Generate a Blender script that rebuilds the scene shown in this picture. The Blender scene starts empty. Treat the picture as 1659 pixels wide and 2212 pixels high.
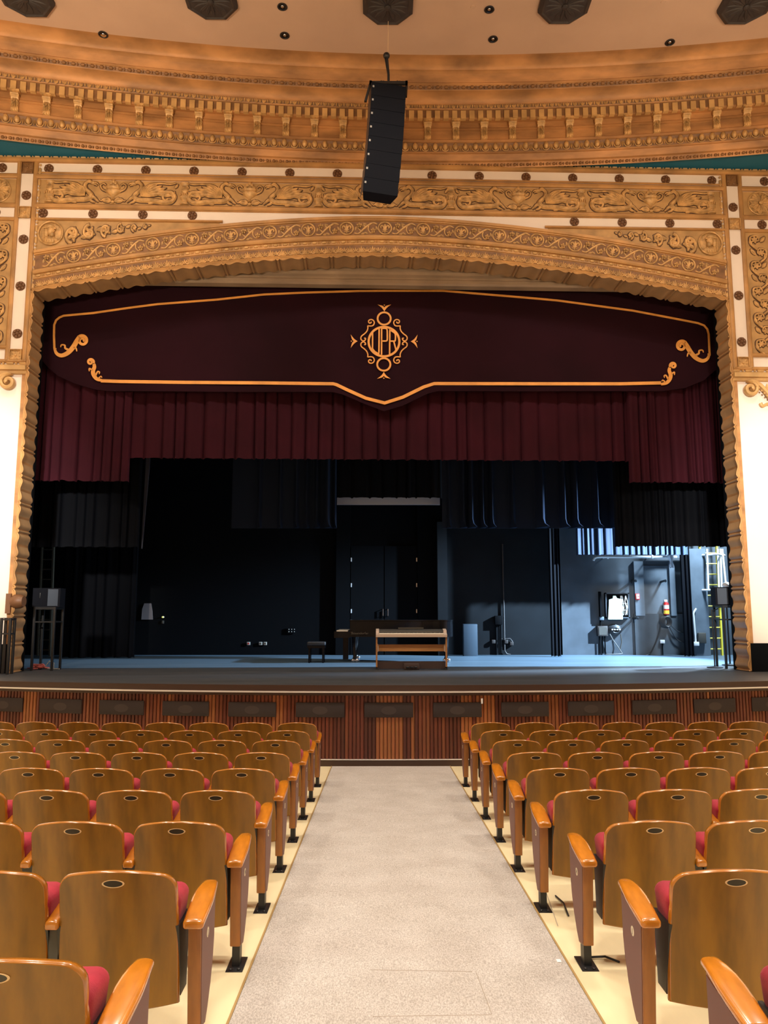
import bpy, math, random
from mathutils import Vector, Matrix, Euler
random.seed(7)
PI = math.pi
S = bpy.context.scene
COL = S.collection

# ------------------------------------------------------------------ camera
F, CX, CY = 1661.0, 829.5, 1106.0
PITCH, YAW = math.radians(7.5), math.radians(0.33)
EYE = Vector((0, 0, 1.73))
cam = bpy.data.objects.new('camera', bpy.data.cameras.new('camera'))
COL.objects.link(cam)
cam.location = EYE
cam.rotation_euler = (PI/2 + PITCH, 0, -YAW)
cam.data.sensor_fit = 'HORIZONTAL'; cam.data.sensor_width = 36.0
cam.data.lens = 36.0*F/1659.0
cam.data.clip_end = 200
S.camera = cam

# ------------------------------------------------------------------ view, world, lights
S.view_settings.view_transform = 'Standard'
S.view_settings.look = 'None'
S.view_settings.gamma = 1.0
S.view_settings.use_curve_mapping = False
S.view_settings.exposure = 0.0
W = bpy.data.worlds.new('world'); S.world = W; W.use_nodes = True
W.node_tree.nodes['Background'].inputs[0].default_value = (0.9, 0.75, 0.6, 1)
W.node_tree.nodes['Background'].inputs[1].default_value = 0.0

def light(name, kind, loc, target, power, color, size=1.0, size_y=None, spot=60, blend=0.5):
    d = bpy.data.lights.new(name, kind)
    d.energy = power; d.color = color
    if kind == 'AREA':
        d.shape = 'RECTANGLE'; d.size = size; d.size_y = size_y or size
    elif kind == 'SPOT':
        d.spot_size = math.radians(spot); d.spot_blend = blend; d.shadow_soft_size = size
    else:
        d.shadow_soft_size = size
    o = bpy.data.objects.new(name, d); COL.objects.link(o)
    o.location = loc
    o.rotation_euler = (Vector(target)-Vector(loc)).to_track_quat('-Z', 'Y').to_euler()
    return o
WARM = (1.0, 0.80, 0.58)
SOFT = (1.0, 0.90, 0.77)
# house lights: rows of ceiling downlights over the front seats
for x in (-6.5, -2.2, 2.2, 6.5):
    light('house_light', 'AREA', (x, 8.6, 11.9), (x*0.9, 5.2, 0), 430, SOFT, 0.8, 0.8)
for x in (-4.5, 0, 4.5):
    d = light('house_light', 'AREA', (x, 0.2, 9.5), (x*0.8, 2.6, 0), 95, SOFT, 1.0, 1.0)
    d.data.spread = math.radians(82)
# wall washers aimed outwards at the plain side walls
for sx in (-1, 1):
    light('wall_washer', 'SPOT', (sx*5.2, 3.0, 5.5), (sx*8.6, 14.4, 3.6), 9500, (1.0, 0.93, 0.84), 0.25, spot=34, blend=0.8)
# balcony-front lights thrown up at the frieze, the cornice and the ceiling
for x, p in ((-5, 150), (5, 95)):
    d = light('balcony_light', 'AREA', (x, 0.5, 4.6), (x*1.2, 14.4, 12.2), p, WARM, 3.0, 0.4)
    d.data.spread = math.radians(58)
# backstage work lights, high in the right wing
light('work_light', 'AREA', (9.0, 18.3, 5.6), (6.9, 19.6, 0.6), 900, (0.60, 0.80, 1.0), 0.5, 0.5)
light('work_light', 'SPOT', (10.6, 16.95, 5.6), (3.2, 18.0, 0.3), 27000, (0.50, 0.73, 1.0), 0.12, spot=56, blend=0.6)

# ------------------------------------------------------------------ materials
def new_mat(name):
    m = bpy.data.materials.new(name); m.use_nodes = True
    return m, m.node_tree.nodes, m.node_tree.links, m.node_tree.nodes['Principled BSDF']
def mat(name, col, rough=0.6, metal=0.0, var=0.0, vscale=6.0, bump=0.0, bscale=60.0, coat=0.0, stretch=(1, 1, 1), col2=None, spec=None, sheen=0.0, detail=4.0):
    m, N, L, B = new_mat(name)
    B.inputs['Base Color'].default_value = (*col, 1)
    B.inputs['Roughness'].default_value = rough
    B.inputs['Metallic'].default_value = metal
    if coat: B.inputs['Coat Weight'].default_value = coat; B.inputs['Coat Roughness'].default_value = 0.12
    if spec is not None: B.inputs['Specular IOR Level'].default_value = spec
    if sheen: B.inputs['Sheen Weight'].default_value = sheen; B.inputs['Sheen Roughness'].default_value = 0.4
    tc = N.new('ShaderNodeTexCoord'); mp = N.new('ShaderNodeMapping')
    L.new(tc.outputs['Object'], mp.inputs['Vector']); mp.inputs['Scale'].default_value = stretch
    nz = N.new('ShaderNodeTexNoise'); nz.inputs['Scale'].default_value = vscale; nz.inputs['Detail'].default_value = detail
    L.new(mp.outputs['Vector'], nz.inputs['Vector'])
    if var or col2:
        r = N.new('ShaderNodeValToRGB')
        c2 = col2 or tuple(max(0, c*(1-var)) for c in col)
        c1 = col if col2 else tuple(min(1, c*(1+var*0.5)) for c in col)
        r.color_ramp.elements[0].position = 0.33; r.color_ramp.elements[1].position = 0.67
        r.color_ramp.elements[0].color = (*c2, 1); r.color_ramp.elements[1].color = (*c1, 1)
        L.new(nz.outputs['Fac'], r.inputs['Fac']); L.new(r.outputs['Color'], B.inputs['Base Color'])
    if bump:
        n2 = N.new('ShaderNodeTexNoise'); n2.inputs['Scale'].default_value = bscale; n2.inputs['Detail'].default_value = 3
        L.new(mp.outputs['Vector'], n2.inputs['Vector'])
        b = N.new('ShaderNodeBump'); b.inputs['Strength'].default_value = bump; b.inputs['Distance'].default_value = 0.01
        L.new(n2.outputs['Fac'], b.inputs['Height']); L.new(b.outputs['Normal'], B.inputs['Normal'])
    return m
M = {}
M['back_wood'] = mat('back_wood', (0.25, 0.115, 0.005), 0.42, var=0.35, vscale=3.0, stretch=(4, 4, 0.5), coat=0.08)
M['arm_wood'] = mat('arm_wood', (0.56, 0.19, 0.012), 0.25, var=0.3, vscale=5.0, stretch=(3, 1, 1), coat=1.0)
M['worn_lit_edge'] = mat('worn_lit_edge', (0.44, 0.155, 0.012), 0.25, var=0.3, vscale=5.0, coat=1.0)  # brighter than the back: worn orange, plus top light put into the colour
M['panel_wood'] = mat('panel_wood', (0.33, 0.12, 0.02), 0.35, var=0.3, vscale=5.0, stretch=(3, 3, 0.6), coat=0.2)
M['panel_face'] = mat('panel_face', (0.19, 0.075, 0.05), 0.5, var=0.1, vscale=3)
M['velvet'] = mat('velvet', (0.34, 0.011, 0.030), 0.8, var=0.25, vscale=8, bump=0.15, bscale=200, sheen=0.08)
M['black_metal'] = mat('black_metal', (0.012, 0.012, 0.013), 0.4)
M['grey_metal'] = mat('grey_metal', (0.06, 0.055, 0.045), 0.5)
M['steel'] = mat('steel', (0.5, 0.5, 0.52), 0.25, metal=1.0)
M['plate_rim'] = mat('plate_rim', (0.78, 0.55, 0.30), 0.4)
M['plate_dark'] = mat('plate_dark', (0.025, 0.018, 0.010), 0.35)
M['badge'] = mat('badge', (0.80, 0.70, 0.50), 0.5)
M['ink'] = mat('ink', (0.05, 0.035, 0.02), 0.6)
M['yellow_floor'] = mat('yellow_floor', (0.90, 0.79, 0.50), 0.35, var=0.08, vscale=2.2, coat=0.2, stretch=(3, 0.6, 1))
M['trim_wood'] = mat('trim_wood', (0.42, 0.27, 0.10), 0.5)
M['plaster'] = mat('plaster', (0.78, 0.66, 0.55), 0.85, var=0.04, vscale=1.5)
M['side_plaster'] = mat('side_plaster', (0.75, 0.62, 0.50), 0.9)
M['ceiling_paint'] = mat('ceiling_paint', (0.55, 0.355, 0.235), 0.9, var=0.05, vscale=1.2, bump=0.1, bscale=30)
M['gold'] = mat('gold', (0.46, 0.235, 0.075), 0.5, var=0.35, vscale=2.0, metal=0.15, detail=6)
M['gold_pale'] = mat('gold_pale', (0.58, 0.34, 0.125), 0.5, var=0.25, vscale=3.0, metal=0.1)
M['gold_relief'] = mat('gold_relief', (0.56, 0.32, 0.115), 0.5, var=0.4, vscale=9.0, metal=0.15)
M['gold_dark'] = mat('gold_dark', (0.24, 0.11, 0.035), 0.55, var=0.3, vscale=9.0, metal=0.1)
M['frieze_ground'] = mat('frieze_ground', (0.46, 0.26, 0.09), 0.55, var=0.3, vscale=3.0)
M['recess_shade'] = mat('recess_shade', (0.22, 0.10, 0.034), 0.6, var=0.35, vscale=6)  # dark ground paints recess shade in, so the carving reads deeper
M['glaze'] = mat('glaze', (0.10, 0.042, 0.014), 0.6, var=0.3, vscale=9)
M['cornice_gold'] = mat('cornice_gold', (0.44, 0.205, 0.068), 0.55, var=0.45, vscale=1.3, metal=0.15, stretch=(1, 1, 3), detail=7)
M['rosette_brown'] = mat('rosette_brown', (0.15, 0.065, 0.025), 0.5, metal=0.1)
M['reveal_gold'] = mat('reveal_gold', (0.42, 0.24, 0.105), 0.5, var=0.2, vscale=2.0, metal=0.1)
M['header_grey'] = mat('header_grey', (0.36, 0.25, 0.16), 0.6, var=0.2, vscale=1.5)
M['teal'] = mat('teal', (0.008, 0.125, 0.20), 0.7)
M['grille_dark'] = mat('grille_dark', (0.035, 0.026, 0.022), 0.6, var=0.3, vscale=8)
M['speaker_black'] = mat('speaker_black', (0.004, 0.005, 0.009), 0.8, spec=0.15)
M['speaker_side'] = mat('speaker_side', (0.05, 0.035, 0.03), 0.5)
M['speaker_label'] = mat('speaker_label', (0.35, 0.33, 0.30), 0.5)
M['red_flat'] = mat('red_flat', (0.018, 0.0028, 0.0065), 0.9, var=0.25, vscale=0.7, spec=0.15)
M['red_pleat'] = mat('red_pleat', (0.031, 0.0028, 0.0075), 0.85, var=0.2, vscale=1.2, spec=0.15)
M['gold_trim'] = mat('gold_trim', (0.85, 0.36, 0.07), 0.5, var=0.15, vscale=3)
M['black_cloth'] = mat('black_cloth', (0.0015, 0.0021, 0.004), 0.8, spec=0.1)
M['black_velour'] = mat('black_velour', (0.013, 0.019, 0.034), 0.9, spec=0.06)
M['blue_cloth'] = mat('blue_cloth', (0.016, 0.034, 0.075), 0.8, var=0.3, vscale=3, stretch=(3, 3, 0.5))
M['stage_black'] = mat('stage_black', (0.0014, 0.0017, 0.0024), 0.8, spec=0.1)
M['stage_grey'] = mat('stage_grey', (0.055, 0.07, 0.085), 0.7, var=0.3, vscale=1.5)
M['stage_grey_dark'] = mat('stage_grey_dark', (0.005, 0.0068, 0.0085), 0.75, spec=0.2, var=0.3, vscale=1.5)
M['stage_light'] = mat('stage_light', (0.10, 0.13, 0.16), 0.6, var=0.2, vscale=2.5)
M['stage_floor'] = mat('stage_floor', (0.055, 0.058, 0.062), 0.5, var=0.2, vscale=1.2, stretch=(0.4, 2, 1))
M['lit_rear_floor'] = mat('lit_rear_floor', (0.085, 0.13, 0.17), 0.4, var=0.15, vscale=1.0, stretch=(0.4, 2, 1))  # bluish and paler: the band of work light put into the floor colour
M['apron_wood'] = mat('apron_wood', (0.45, 0.30, 0.16), 0.6, var=0.15, vscale=2)
M['nosing'] = mat('nosing', (0.055, 0.028, 0.018), 0.45)
M['metal_strip'] = mat('metal_strip', (0.85, 0.82, 0.78), 0.25, metal=0.25)
M['vent_dark'] = mat('vent_dark', (0.030, 0.020, 0.020), 0.7, bump=0.3, bscale=250)
M['vent_spot'] = mat('vent_spot', (0.048, 0.034, 0.032), 0.7)
M['white_paint'] = mat('white_paint', (0.75, 0.76, 0.75), 0.5)
M['white_cloth'] = mat('white_cloth', (0.70, 0.74, 0.78), 0.85, var=0.1)
M['yellow_paint'] = mat('yellow_paint', (0.80, 0.66, 0.06), 0.45)
M['ladder_grey'] = mat('ladder_grey', (0.16, 0.14, 0.10), 0.5)
M['red_paint'] = mat('red_paint', (0.5, 0.02, 0.02), 0.4)
M['yellow_label'] = mat('yellow_label', (0.8, 0.6, 0.05), 0.5)
M['paper'] = mat('paper', (0.62, 0.80, 0.60), 0.8, var=0.15, vscale=12)
M['rubber'] = mat('rubber', (0.015, 0.017, 0.02), 0.5)
M['red_cloth'] = mat('red_cloth', (0.42, 0.09, 0.07), 0.8, var=0.3)
M['piano_black'] = mat('piano_black', (0.003, 0.003, 0.004), 0.18, spec=0.3)
M['piano_wood'] = mat('piano_wood', (0.42, 0.19, 0.06), 0.4, var=0.25, vscale=4, stretch=(0.4, 1, 4))
M['piano_top'] = mat('piano_top', (0.55, 0.42, 0.32), 0.4)
M['ivory'] = mat('ivory', (0.85, 0.80, 0.68), 0.3)
M['brown_base'] = mat('brown_base', (0.05, 0.03, 0.026), 0.5)
M['gold_letter'] = mat('gold_letter', (0.09, 0.07, 0.045), 0.4)
M['outlet'] = mat('outlet', (0.35, 0.33, 0.28), 0.5)
M['screen_cloth'] = mat('screen_cloth', (0.34, 0.38, 0.46), 0.8)
M['tape'] = mat('tape', (0.85, 0.85, 0.85), 0.7)
M['box_blue'] = mat('box_blue', (0.035, 0.06, 0.085), 0.6)
M['speaker_front'] = mat('speaker_front', (0.03, 0.045, 0.07), 0.6, bump=0.2, bscale=250)

def carpet_mat():
    m, N, L, B = new_mat('carpet')
    B.inputs['Roughness'].default_value = 0.95; B.inputs['Specular IOR Level'].default_value = 0.1
    tc = N.new('ShaderNodeTexCoord')
    a = N.new('ShaderNodeTexNoise'); a.inputs['Scale'].default_value = 95; a.inputs['Detail'].default_value = 5; a.inputs['Roughness'].default_value = 0.7
    mp = N.new('ShaderNodeMapping'); mp.inputs['Scale'].default_value = (1.5, 0.6, 1)
    L.new(tc.outputs['Object'], mp.inputs['Vector']); L.new(mp.outputs['Vector'], a.inputs['Vector'])
    b = N.new('ShaderNodeTexNoise'); b.inputs['Scale'].default_value = 3.0; b.inputs['Detail'].default_value = 6
    L.new(tc.outputs['Object'], b.inputs['Vector'])
    r = N.new('ShaderNodeValToRGB')
    r.color_ramp.elements[0].position = 0.36; r.color_ramp.elements[0].color = (0.37, 0.335, 0.30, 1)
    r.color_ramp.elements[1].position = 0.64; r.color_ramp.elements[1].color = (0.64, 0.60, 0.555, 1)
    L.new(a.outputs['Fac'], r.inputs['Fac'])
    r2 = N.new('ShaderNodeValToRGB')
    r2.color_ramp.elements[0].position = 0.3; r2.color_ramp.elements[0].color = (0.86, 0.84, 0.82, 1)
    r2.color_ramp.elements[1].position = 0.7; r2.color_ramp.elements[1].color = (1, 1, 1, 1)
    L.new(b.outputs['Fac'], r2.inputs['Fac'])
    mx = N.new('ShaderNodeMix'); mx.data_type = 'RGBA'; mx.blend_type = 'MULTIPLY'; mx.inputs['Factor'].default_value = 1
    L.new(r.outputs['Color'], mx.inputs[6]); L.new(r2.outputs['Color'], mx.inputs[7])
    L.new(mx.outputs[2], B.inputs['Base Color'])
    bp = N.new('ShaderNodeBump'); bp.inputs['Strength'].default_value = 0.4; bp.inputs['Distance'].default_value = 0.004
    L.new(a.outputs['Fac'], bp.inputs['Height']); L.new(bp.outputs['Normal'], B.inputs['Normal'])
    return m
M['carpet'] = carpet_mat()
def slat_mat():
    m, N, L, B = new_mat('slat_wood')
    B.inputs['Roughness'].default_value = 0.4
    at = N.new('ShaderNodeAttribute'); at.attribute_name = 'tone'
    r = N.new('ShaderNodeValToRGB')
    e = r.color_ramp.elements
    e[0].position = 0.0; e[0].color = (0.060, 0.014, 0.008, 1)
    e[1].position = 1.0; e[1].color = (0.33, 0.105, 0.022, 1)
    x = e.new(0.5); x.color = (0.15, 0.032, 0.012, 1)
    L.new(at.outputs['Fac'], r.inputs['Fac'])
    tc = N.new('ShaderNodeTexCoord'); mp = N.new('ShaderNodeMapping'); mp.inputs['Scale'].default_value = (25, 25, 1.2)
    nz = N.new('ShaderNodeTexNoise'); nz.inputs['Scale'].default_value = 2
    L.new(tc.outputs['Object'], mp.inputs['Vector']); L.new(mp.outputs['Vector'], nz.inputs['Vector'])
    mx = N.new('ShaderNodeMix'); mx.data_type = 'RGBA'; mx.blend_type = 'OVERLAY'; mx.inputs['Factor'].default_value = 0.35
    L.new(r.outputs['Color'], mx.inputs[6]); L.new(nz.outputs['Color'], mx.inputs[7])
    hs = N.new('ShaderNodeHueSaturation'); hs.inputs['Saturation'].default_value = 0.95
    L.new(mx.outputs[2], hs.inputs['Color']); L.new(hs.outputs['Color'], B.inputs['Base Color'])
    return m
M['slat_wood'] = slat_mat()

# ------------------------------------------------------------------ mesh helpers
class MB:
    def __init__(s): s.v = []; s.f = []; s.tone = []
    def add(s, vs, fs, mtx=None, tone=0.5):
        o = len(s.v)
        s.v += [tuple(mtx @ Vector(p)) if mtx else tuple(p) for p in vs]
        s.f += [tuple(i+o for i in f) for f in fs]
        s.tone += [tone]*len(fs)
        return s
    def merge(s, mb, mtx=None): return s.add(mb.v, mb.f, mtx)
    def box(s, x0, x1, y0, y1, z0, z1, mtx=None, tone=0.5):
        v = [(x, y, z) for x in (x0, x1) for y in (y0, y1) for z in (z0, z1)]
        f = [(0, 1, 3, 2), (4, 6, 7, 5), (0, 4, 5, 1), (2, 3, 7, 6), (0, 2, 6, 4), (1, 5, 7, 3)]
        return s.add(v, f, mtx, tone)
    def rbox(s, x0, x1, y0, y1, z0, z1, r, n=3, mtx=None, k=1, fn=None):
        # rounded box: every face a grid; points near the borders pushed onto the rounding
        r = min(r, (x1-x0)/2-1e-5, (y1-y0)/2-1e-5, (z1-z0)/2-1e-5)
        def axis(a, b):
            c = [a + r*(1-math.cos(i*PI/4/n*1.0)*1.0) if False else a + r*i/n for i in range(n)]
            inner = [a+r+(b-a-2*r)*i/k for i in range(k+1)]
            return c + inner + [b-r+r*(i+1)/n for i in range(n)]
        A = [axis(x0, x1), axis(y0, y1), axis(z0, z1)]
        lo = (x0+r, y0+r, z0+r); hi = (x1-r, y1-r, z1-r)
        idx = {}; vs = []; fs = []
        def vert(p):
            key = tuple(round(c, 6) for c in p)
            if key in idx: return idx[key]
            q = Vector([min(max(p[i], lo[i]), hi[i]) for i in range(3)])
            d = Vector(p)-q
            if d.length > 1e-9:
                # cube-to-sphere direction
                d = Vector([math.tan(min(1, abs(c)/r)*PI/4)*(1 if c > 0 else -1) for c in d]).normalized()*r
            w = q+d
            if fn: w = Vector(fn(*w))
            idx[key] = len(vs); vs.append(tuple(w)); return idx[key]
        for ax in range(3):
            u, w = [i for i in range(3) if i != ax]
            for side in (0, -1):
                c = A[ax][side]
                for i in range(len(A[u])-1):
                    for j in range(len(A[w])-1):
                        q = []
                        for (a, b) in ((i, j), (i+1, j), (i+1, j+1), (i, j+1)):
                            p = [0, 0, 0]; p[ax] = c; p[u] = A[u][a]; p[w] = A[w][b]; q.append(vert(p))
                        flip = (side == 0) ^ (ax == 1)
                        fs.append(tuple(q[::-1] if flip else q))
        return s.add(vs, fs, mtx)
    def prism(s, pts, a, b, axis='y', mtx=None, tone=0.5):
        # outline pts extruded from a to b along axis; pts are the other two coordinates in order
        n = len(pts)
        def P3(p, t):
            return {'x': (t, p[0], p[1]), 'y': (p[0], t, p[1]), 'z': (p[0], p[1], t)}[axis]
        vs = [P3(p, a) for p in pts]+[P3(p, b) for p in pts]
        fs = [tuple(range(n))[::-1], tuple(range(n, 2*n))]
        fs += [(i, (i+1) % n, n+(i+1) % n, n+i) for i in range(n)]
        return s.add(vs, fs, mtx, tone)
    def tube(s, pts, rad, n=8, mtx=None, flat=1.0, closed=False, up=None):
        # swept tube; rad a number or a list; flat squashes along 'up'
        P = [Vector(p) for p in pts]; m = len(P); vs = []; fs = []
        R = rad if isinstance(rad, (list, tuple)) else [rad]*m
        ref = Vector(up) if up else None
        prev = None
        for i in range(m):
            t = (P[(i+1) % m]-P[i-1]) if closed else (P[min(i+1, m-1)]-P[max(i-1, 0)])
            if t.length < 1e-9: t = Vector((0, 0, 1))
            t.normalize()
            if ref: b = ref - t*ref.dot(t)
            else:
                b = (prev - t*prev.dot(t)) if prev else (Vector((0, 0, 1))-t*t.z if abs(t.z) < 0.9 else Vector((1, 0, 0))-t*t.x)
            b.normalize(); prev = b; a = t.cross(b)
            for k in range(n):
                th = 2*PI*k/n
                vs.append(P[i]+a*math.cos(th)*R[i]+b*math.sin(th)*R[i]*flat)
        for i in range(m if closed else m-1):
            j = (i+1) % m
            for k in range(n):
                fs.append((i*n+k, i*n+(k+1) % n, j*n+(k+1) % n, j*n+k))
        if not closed: fs += [tuple(range(n))[::-1], tuple((m-1)*n+k for k in range(n))]
        return s.add(vs, fs, mtx)
    def lathe(s, prof, n=16, mtx=None, arc=2*PI):
        vs = []; fs = []; full = arc > 6.28
        m = n if full else n+1
        for (r, z) in prof:
            for k in range(m):
                a = arc*k/n; vs.append((r*math.cos(a), r*math.sin(a), z))
        for i in range(len(prof)-1):
            for k in range(n):
                k2 = (k+1) % m if full else k+1
                fs.append((i*m+k, i*m+k2, (i+1)*m+k2, (i+1)*m+k))
        return s.add(vs, fs, mtx)
    def ball(s, c, rx, ry=None, rz=None, n=8, m=6, mtx=None):
        ry = rx if ry is None else ry; rz = rx if rz is None else rz
        vs = []; fs = []
        for i in range(m+1):
            p = PI*i/m
            for k in range(n):
                a = 2*PI*k/n
                vs.append((c[0]+rx*math.sin(p)*math.cos(a), c[1]+ry*math.sin(p)*math.sin(a), c[2]+rz*math.cos(p)))
        for i in range(m):
            for k in range(n):
                fs.append((i*n+k, (i+1)*n+k, (i+1)*n+(k+1) % n, i*n+(k+1) % n))
        return s.add(vs, fs, mtx)
    def grid(s, fn, nu, nv, mtx=None):
        vs = [fn(i/nu, j/nv) for i in range(nu+1) for j in range(nv+1)]
        fs = [(i*(nv+1)+j, (i+1)*(nv+1)+j, (i+1)*(nv+1)+j+1, i*(nv+1)+j+1) for i in range(nu) for j in range(nv)]
        return s.add(vs, fs, mtx)
    def mesh(s, name, m, smooth=True, angle=35):
        me = bpy.data.meshes.new(name)
        me.from_pydata([tuple(v) for v in s.v], [], s.f)
        me.materials.append(M[m] if isinstance(m, str) else m)
        if any(t != 0.5 for t in s.tone):
            at = me.attributes.new('tone', 'FLOAT', 'FACE')
            at.data.foreach_set('value', s.tone)
        me.validate(); me.update()
        if smooth:
            me.polygons.foreach_set('use_smooth', [True]*len(me.polygons))
            try: me.set_sharp_from_angle(angle=math.radians(angle))
            except Exception: pass
        return me
    def obj(s, name, m, parent=None, smooth=True, angle=35):
        o = bpy.data.objects.new(name, s.mesh(name, m, smooth, angle)); COL.objects.link(o)
        if parent: o.parent = parent
        return o

def tag(o, label=None, cat=None, group=None, kind=None):
    if label: o['label'] = label
    if cat: o['category'] = cat
    if group: o['group'] = group
    if kind: o['kind'] = kind
    return o
def thing(name, label, cat, loc=(0, 0, 0), rz=0, group=None):
    o = bpy.data.objects.new(name, None); COL.objects.link(o)
    o.location = loc; o.rotation_euler = (0, 0, rz); o.empty_display_size = 0.1
    return tag(o, label, cat, group)
def struct(o): o['kind'] = 'structure'; return o
def dup(o, parent=None):
    c = o.copy(); COL.objects.link(c)
    if parent: c.parent = parent
    for ch in list(o.children): dup(ch, c)
    return c
def text_mesh(txt, size, depth=0.002, spacing=1.0):
    cu = bpy.data.curves.new('lettering', 'FONT'); cu.body = txt; cu.size = size; cu.extrude = depth
    cu.align_x = 'CENTER'; cu.align_y = 'CENTER'; cu.space_character = spacing; cu.resolution_u = 3
    o = bpy.data.objects.new('lettering', cu); COL.objects.link(o)
    dg = bpy.context.evaluated_depsgraph_get()
    me = bpy.data.meshes.new_from_object(o.evaluated_get(dg))
    bpy.data.objects.remove(o); bpy.data.curves.remove(cu)
    mb = MB(); mb.add([tuple(v.co) for v in me.vertices], [tuple(p.vertices) for p in me.polygons])
    bpy.data.meshes.remove(me)
    return mb

# ------------------------------------------------------------------ photograph -> place
FW = Vector((math.sin(YAW)*math.cos(PITCH), math.cos(YAW)*math.cos(PITCH), math.sin(PITCH)))
RT = Vector((math.cos(YAW), -math.sin(YAW), 0)); UP = RT.cross(FW)
def ray(px, py): return FW+RT*((px-CX)/F)-UP*((py-CY)/F)
def atY(px, py, Y): r = ray(px, py); return EYE+r*((Y-EYE.y)/r.y)
def atZ(px, py, Z): r = ray(px, py); return EYE+r*((Z-EYE.z)/r.z)
WA = math.radians(1.5)                    # the proscenium wall stands a touch askew to the aisle
WO = Vector((0.1, 14.4, 0)); WN = Vector((-math.sin(WA), math.cos(WA), 0)); WU = Vector((math.cos(WA), math.sin(WA), 0))
WM = Matrix.Translation(WO) @ Matrix.Rotation(WA, 4, 'Z')
def P(px, py, off=0.0):                   # point on the plane 'off' behind the wall face: (u, z)
    r = ray(px, py); t = (WO.dot(WN)+off-EYE.dot(WN))/r.dot(WN); p = EYE+r*t
    return (p-WO).dot(WU), p.z
SLOPE = 0.0443
def fz(y): return -SLOPE*y
DECK = 0.653

# ================================================================== SETTING: auditorium
mb = MB()
mb.grid(lambda a, b: (-12+24*a, -12+24.3*b, fz(-12+24.3*b)), 2, 4)
struct(mb.obj('floor', 'yellow_floor'))
# side walls, rear wall, ceiling: the room that holds the light
struct(MB().box(-10.2, -10.0, -12, 14.6, -1, 13).obj('wall_left', 'side_plaster'))
struct(MB().box(10.0, 10.2, -12, 14.6, -1, 13).obj('wall_right', 'side_plaster'))
struct(MB().box(-10.2, 10.2, -12.2, -12, -1, 13).obj('wall_back', 'side_plaster'))

# carpet runner in the aisle
mb = MB()
def carp(a, b, dz=0.008): return (-0.70+1.74*a, -3+14.77*b, fz(-3+14.77*b)+dz)
mb.grid(lambda a, b: carp(a, b), 2, 12)
mb.add([carp(0, 0), carp(0, 1), carp(0, 1, 0), carp(0, 0, 0), carp(1, 0), carp(1, 1), carp(1, 1, 0), carp(1, 0, 0)], [(0, 1, 2, 3), (7, 6, 5, 4)])
t = tag(mb.obj('carpet', 'carpet'), 'pale beige speckled carpet running down the centre aisle to the stage', 'carpet')
for sx in (-0.706, 1.046):
    e = MB(); e.grid(lambda a, b: (sx-0.006+0.012*a, -3+14.77*b, fz(-3+14.77*b)+0.012), 1, 2)
    e.grid(lambda a, b: (sx+0.006*(1 if sx > 0 else -1), -3+14.77*b, fz(-3+14.77*b)+0.012*a), 1, 2)
    e.obj('edge_strip', 'trim_wood', t)
# seams in the carpet
seam_m = mat('seam', (0.42, 0.36, 0.30), 0.95)
for (a, b, c, d) in (((800, 2095), (1020, 2099), 0, 0), ((805, 2196), (1062, 2192), 0, 0), ((1028, 2099), (1062, 2190), 0, 0), ((1165, 1885), (1205, 2000), 0, 0)):
    q = []
    for px, py in (a, b):
        r = ray(px, py); tt = -(EYE.z+SLOPE*EYE.y-0.0085)/(r.z+SLOPE*r.y); q.append(EYE+r*tt)
    MB().tube(q, 0.0022, 4).obj('carpet_seam', seam_m, t)

# ================================================================== STAGE
AC = Vector((0.14, 11.85+25.5, 0)); AR = 25.5           # the bowed stage front
def arcp(s, r=AR): a = s/AR; return AC.x+r*math.sin(a), AC.y-r*math.cos(a)
LEN = 8.6
# deck
mb = MB()
n = 60
top = []
for i in range(n+1):
    s = -LEN+2*LEN*i/n; x, y = arcp(s, AR+0.07); top.append((x, y))
nb = len(top)
vs = [(x, y, DECK) for x, y in top]+[(x*1.0 if abs(x) < 99 else x, 14.5, DECK) for x, y in top]
fs = [(i, i+1, nb+i+1, nb+i) for i in range(nb-1)]
mb.add(vs, fs)
mb.add([(-12, 14.2, DECK-0.002), (12, 14.2, DECK-0.002), (12, 22.0, DECK-0.002), (-12, 22.0, DECK-0.002)], [(0, 1, 2, 3)])
struct(mb.obj('floor', 'stage_floor'))
struct(MB().grid(lambda a, b: (-11.9+23.8*a, (15.75+0.045*(-11.9+23.8*a))*(1-b)+20.3*b, DECK+0.003), 2, 1).obj('floor_rear', 'lit_rear_floor'))  # paler sheet over the rear deck, painted as the lit band
# nosing, metal strip
def band(name, r0, z0, z1, m, parent=None, r1=None):
    r1 = r1 if r1 is not None else r0-0.05
    b = MB()
    def f(i, j):
        s = -LEN+2*LEN*i; r = (r0, r0, r1, r1, r0)[j]; z = (z1, z0, z0, z1, z1)[j]
        x, y = arcp(s, r); return (x, y, z)
    vs = [f(i/n, j) for i in range(n+1) for j in range(5)]
    fs = [(i*5+j, (i+1)*5+j, (i+1)*5+j+1, i*5+j+1) for i in range(n) for j in range(4)]
    b.add(vs, fs)
    return b.obj(name, m, parent)
nos = struct(band('trim_1', AR+0.08, DECK-0.085, DECK+0.004, 'nosing'))
band('metal_strip', AR+0.10, DECK-0.105, DECK-0.083, 'metal_strip', nos)
band('under_lip', AR+0.05, DECK-0.15, DECK-0.105, 'nosing', nos)
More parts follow.
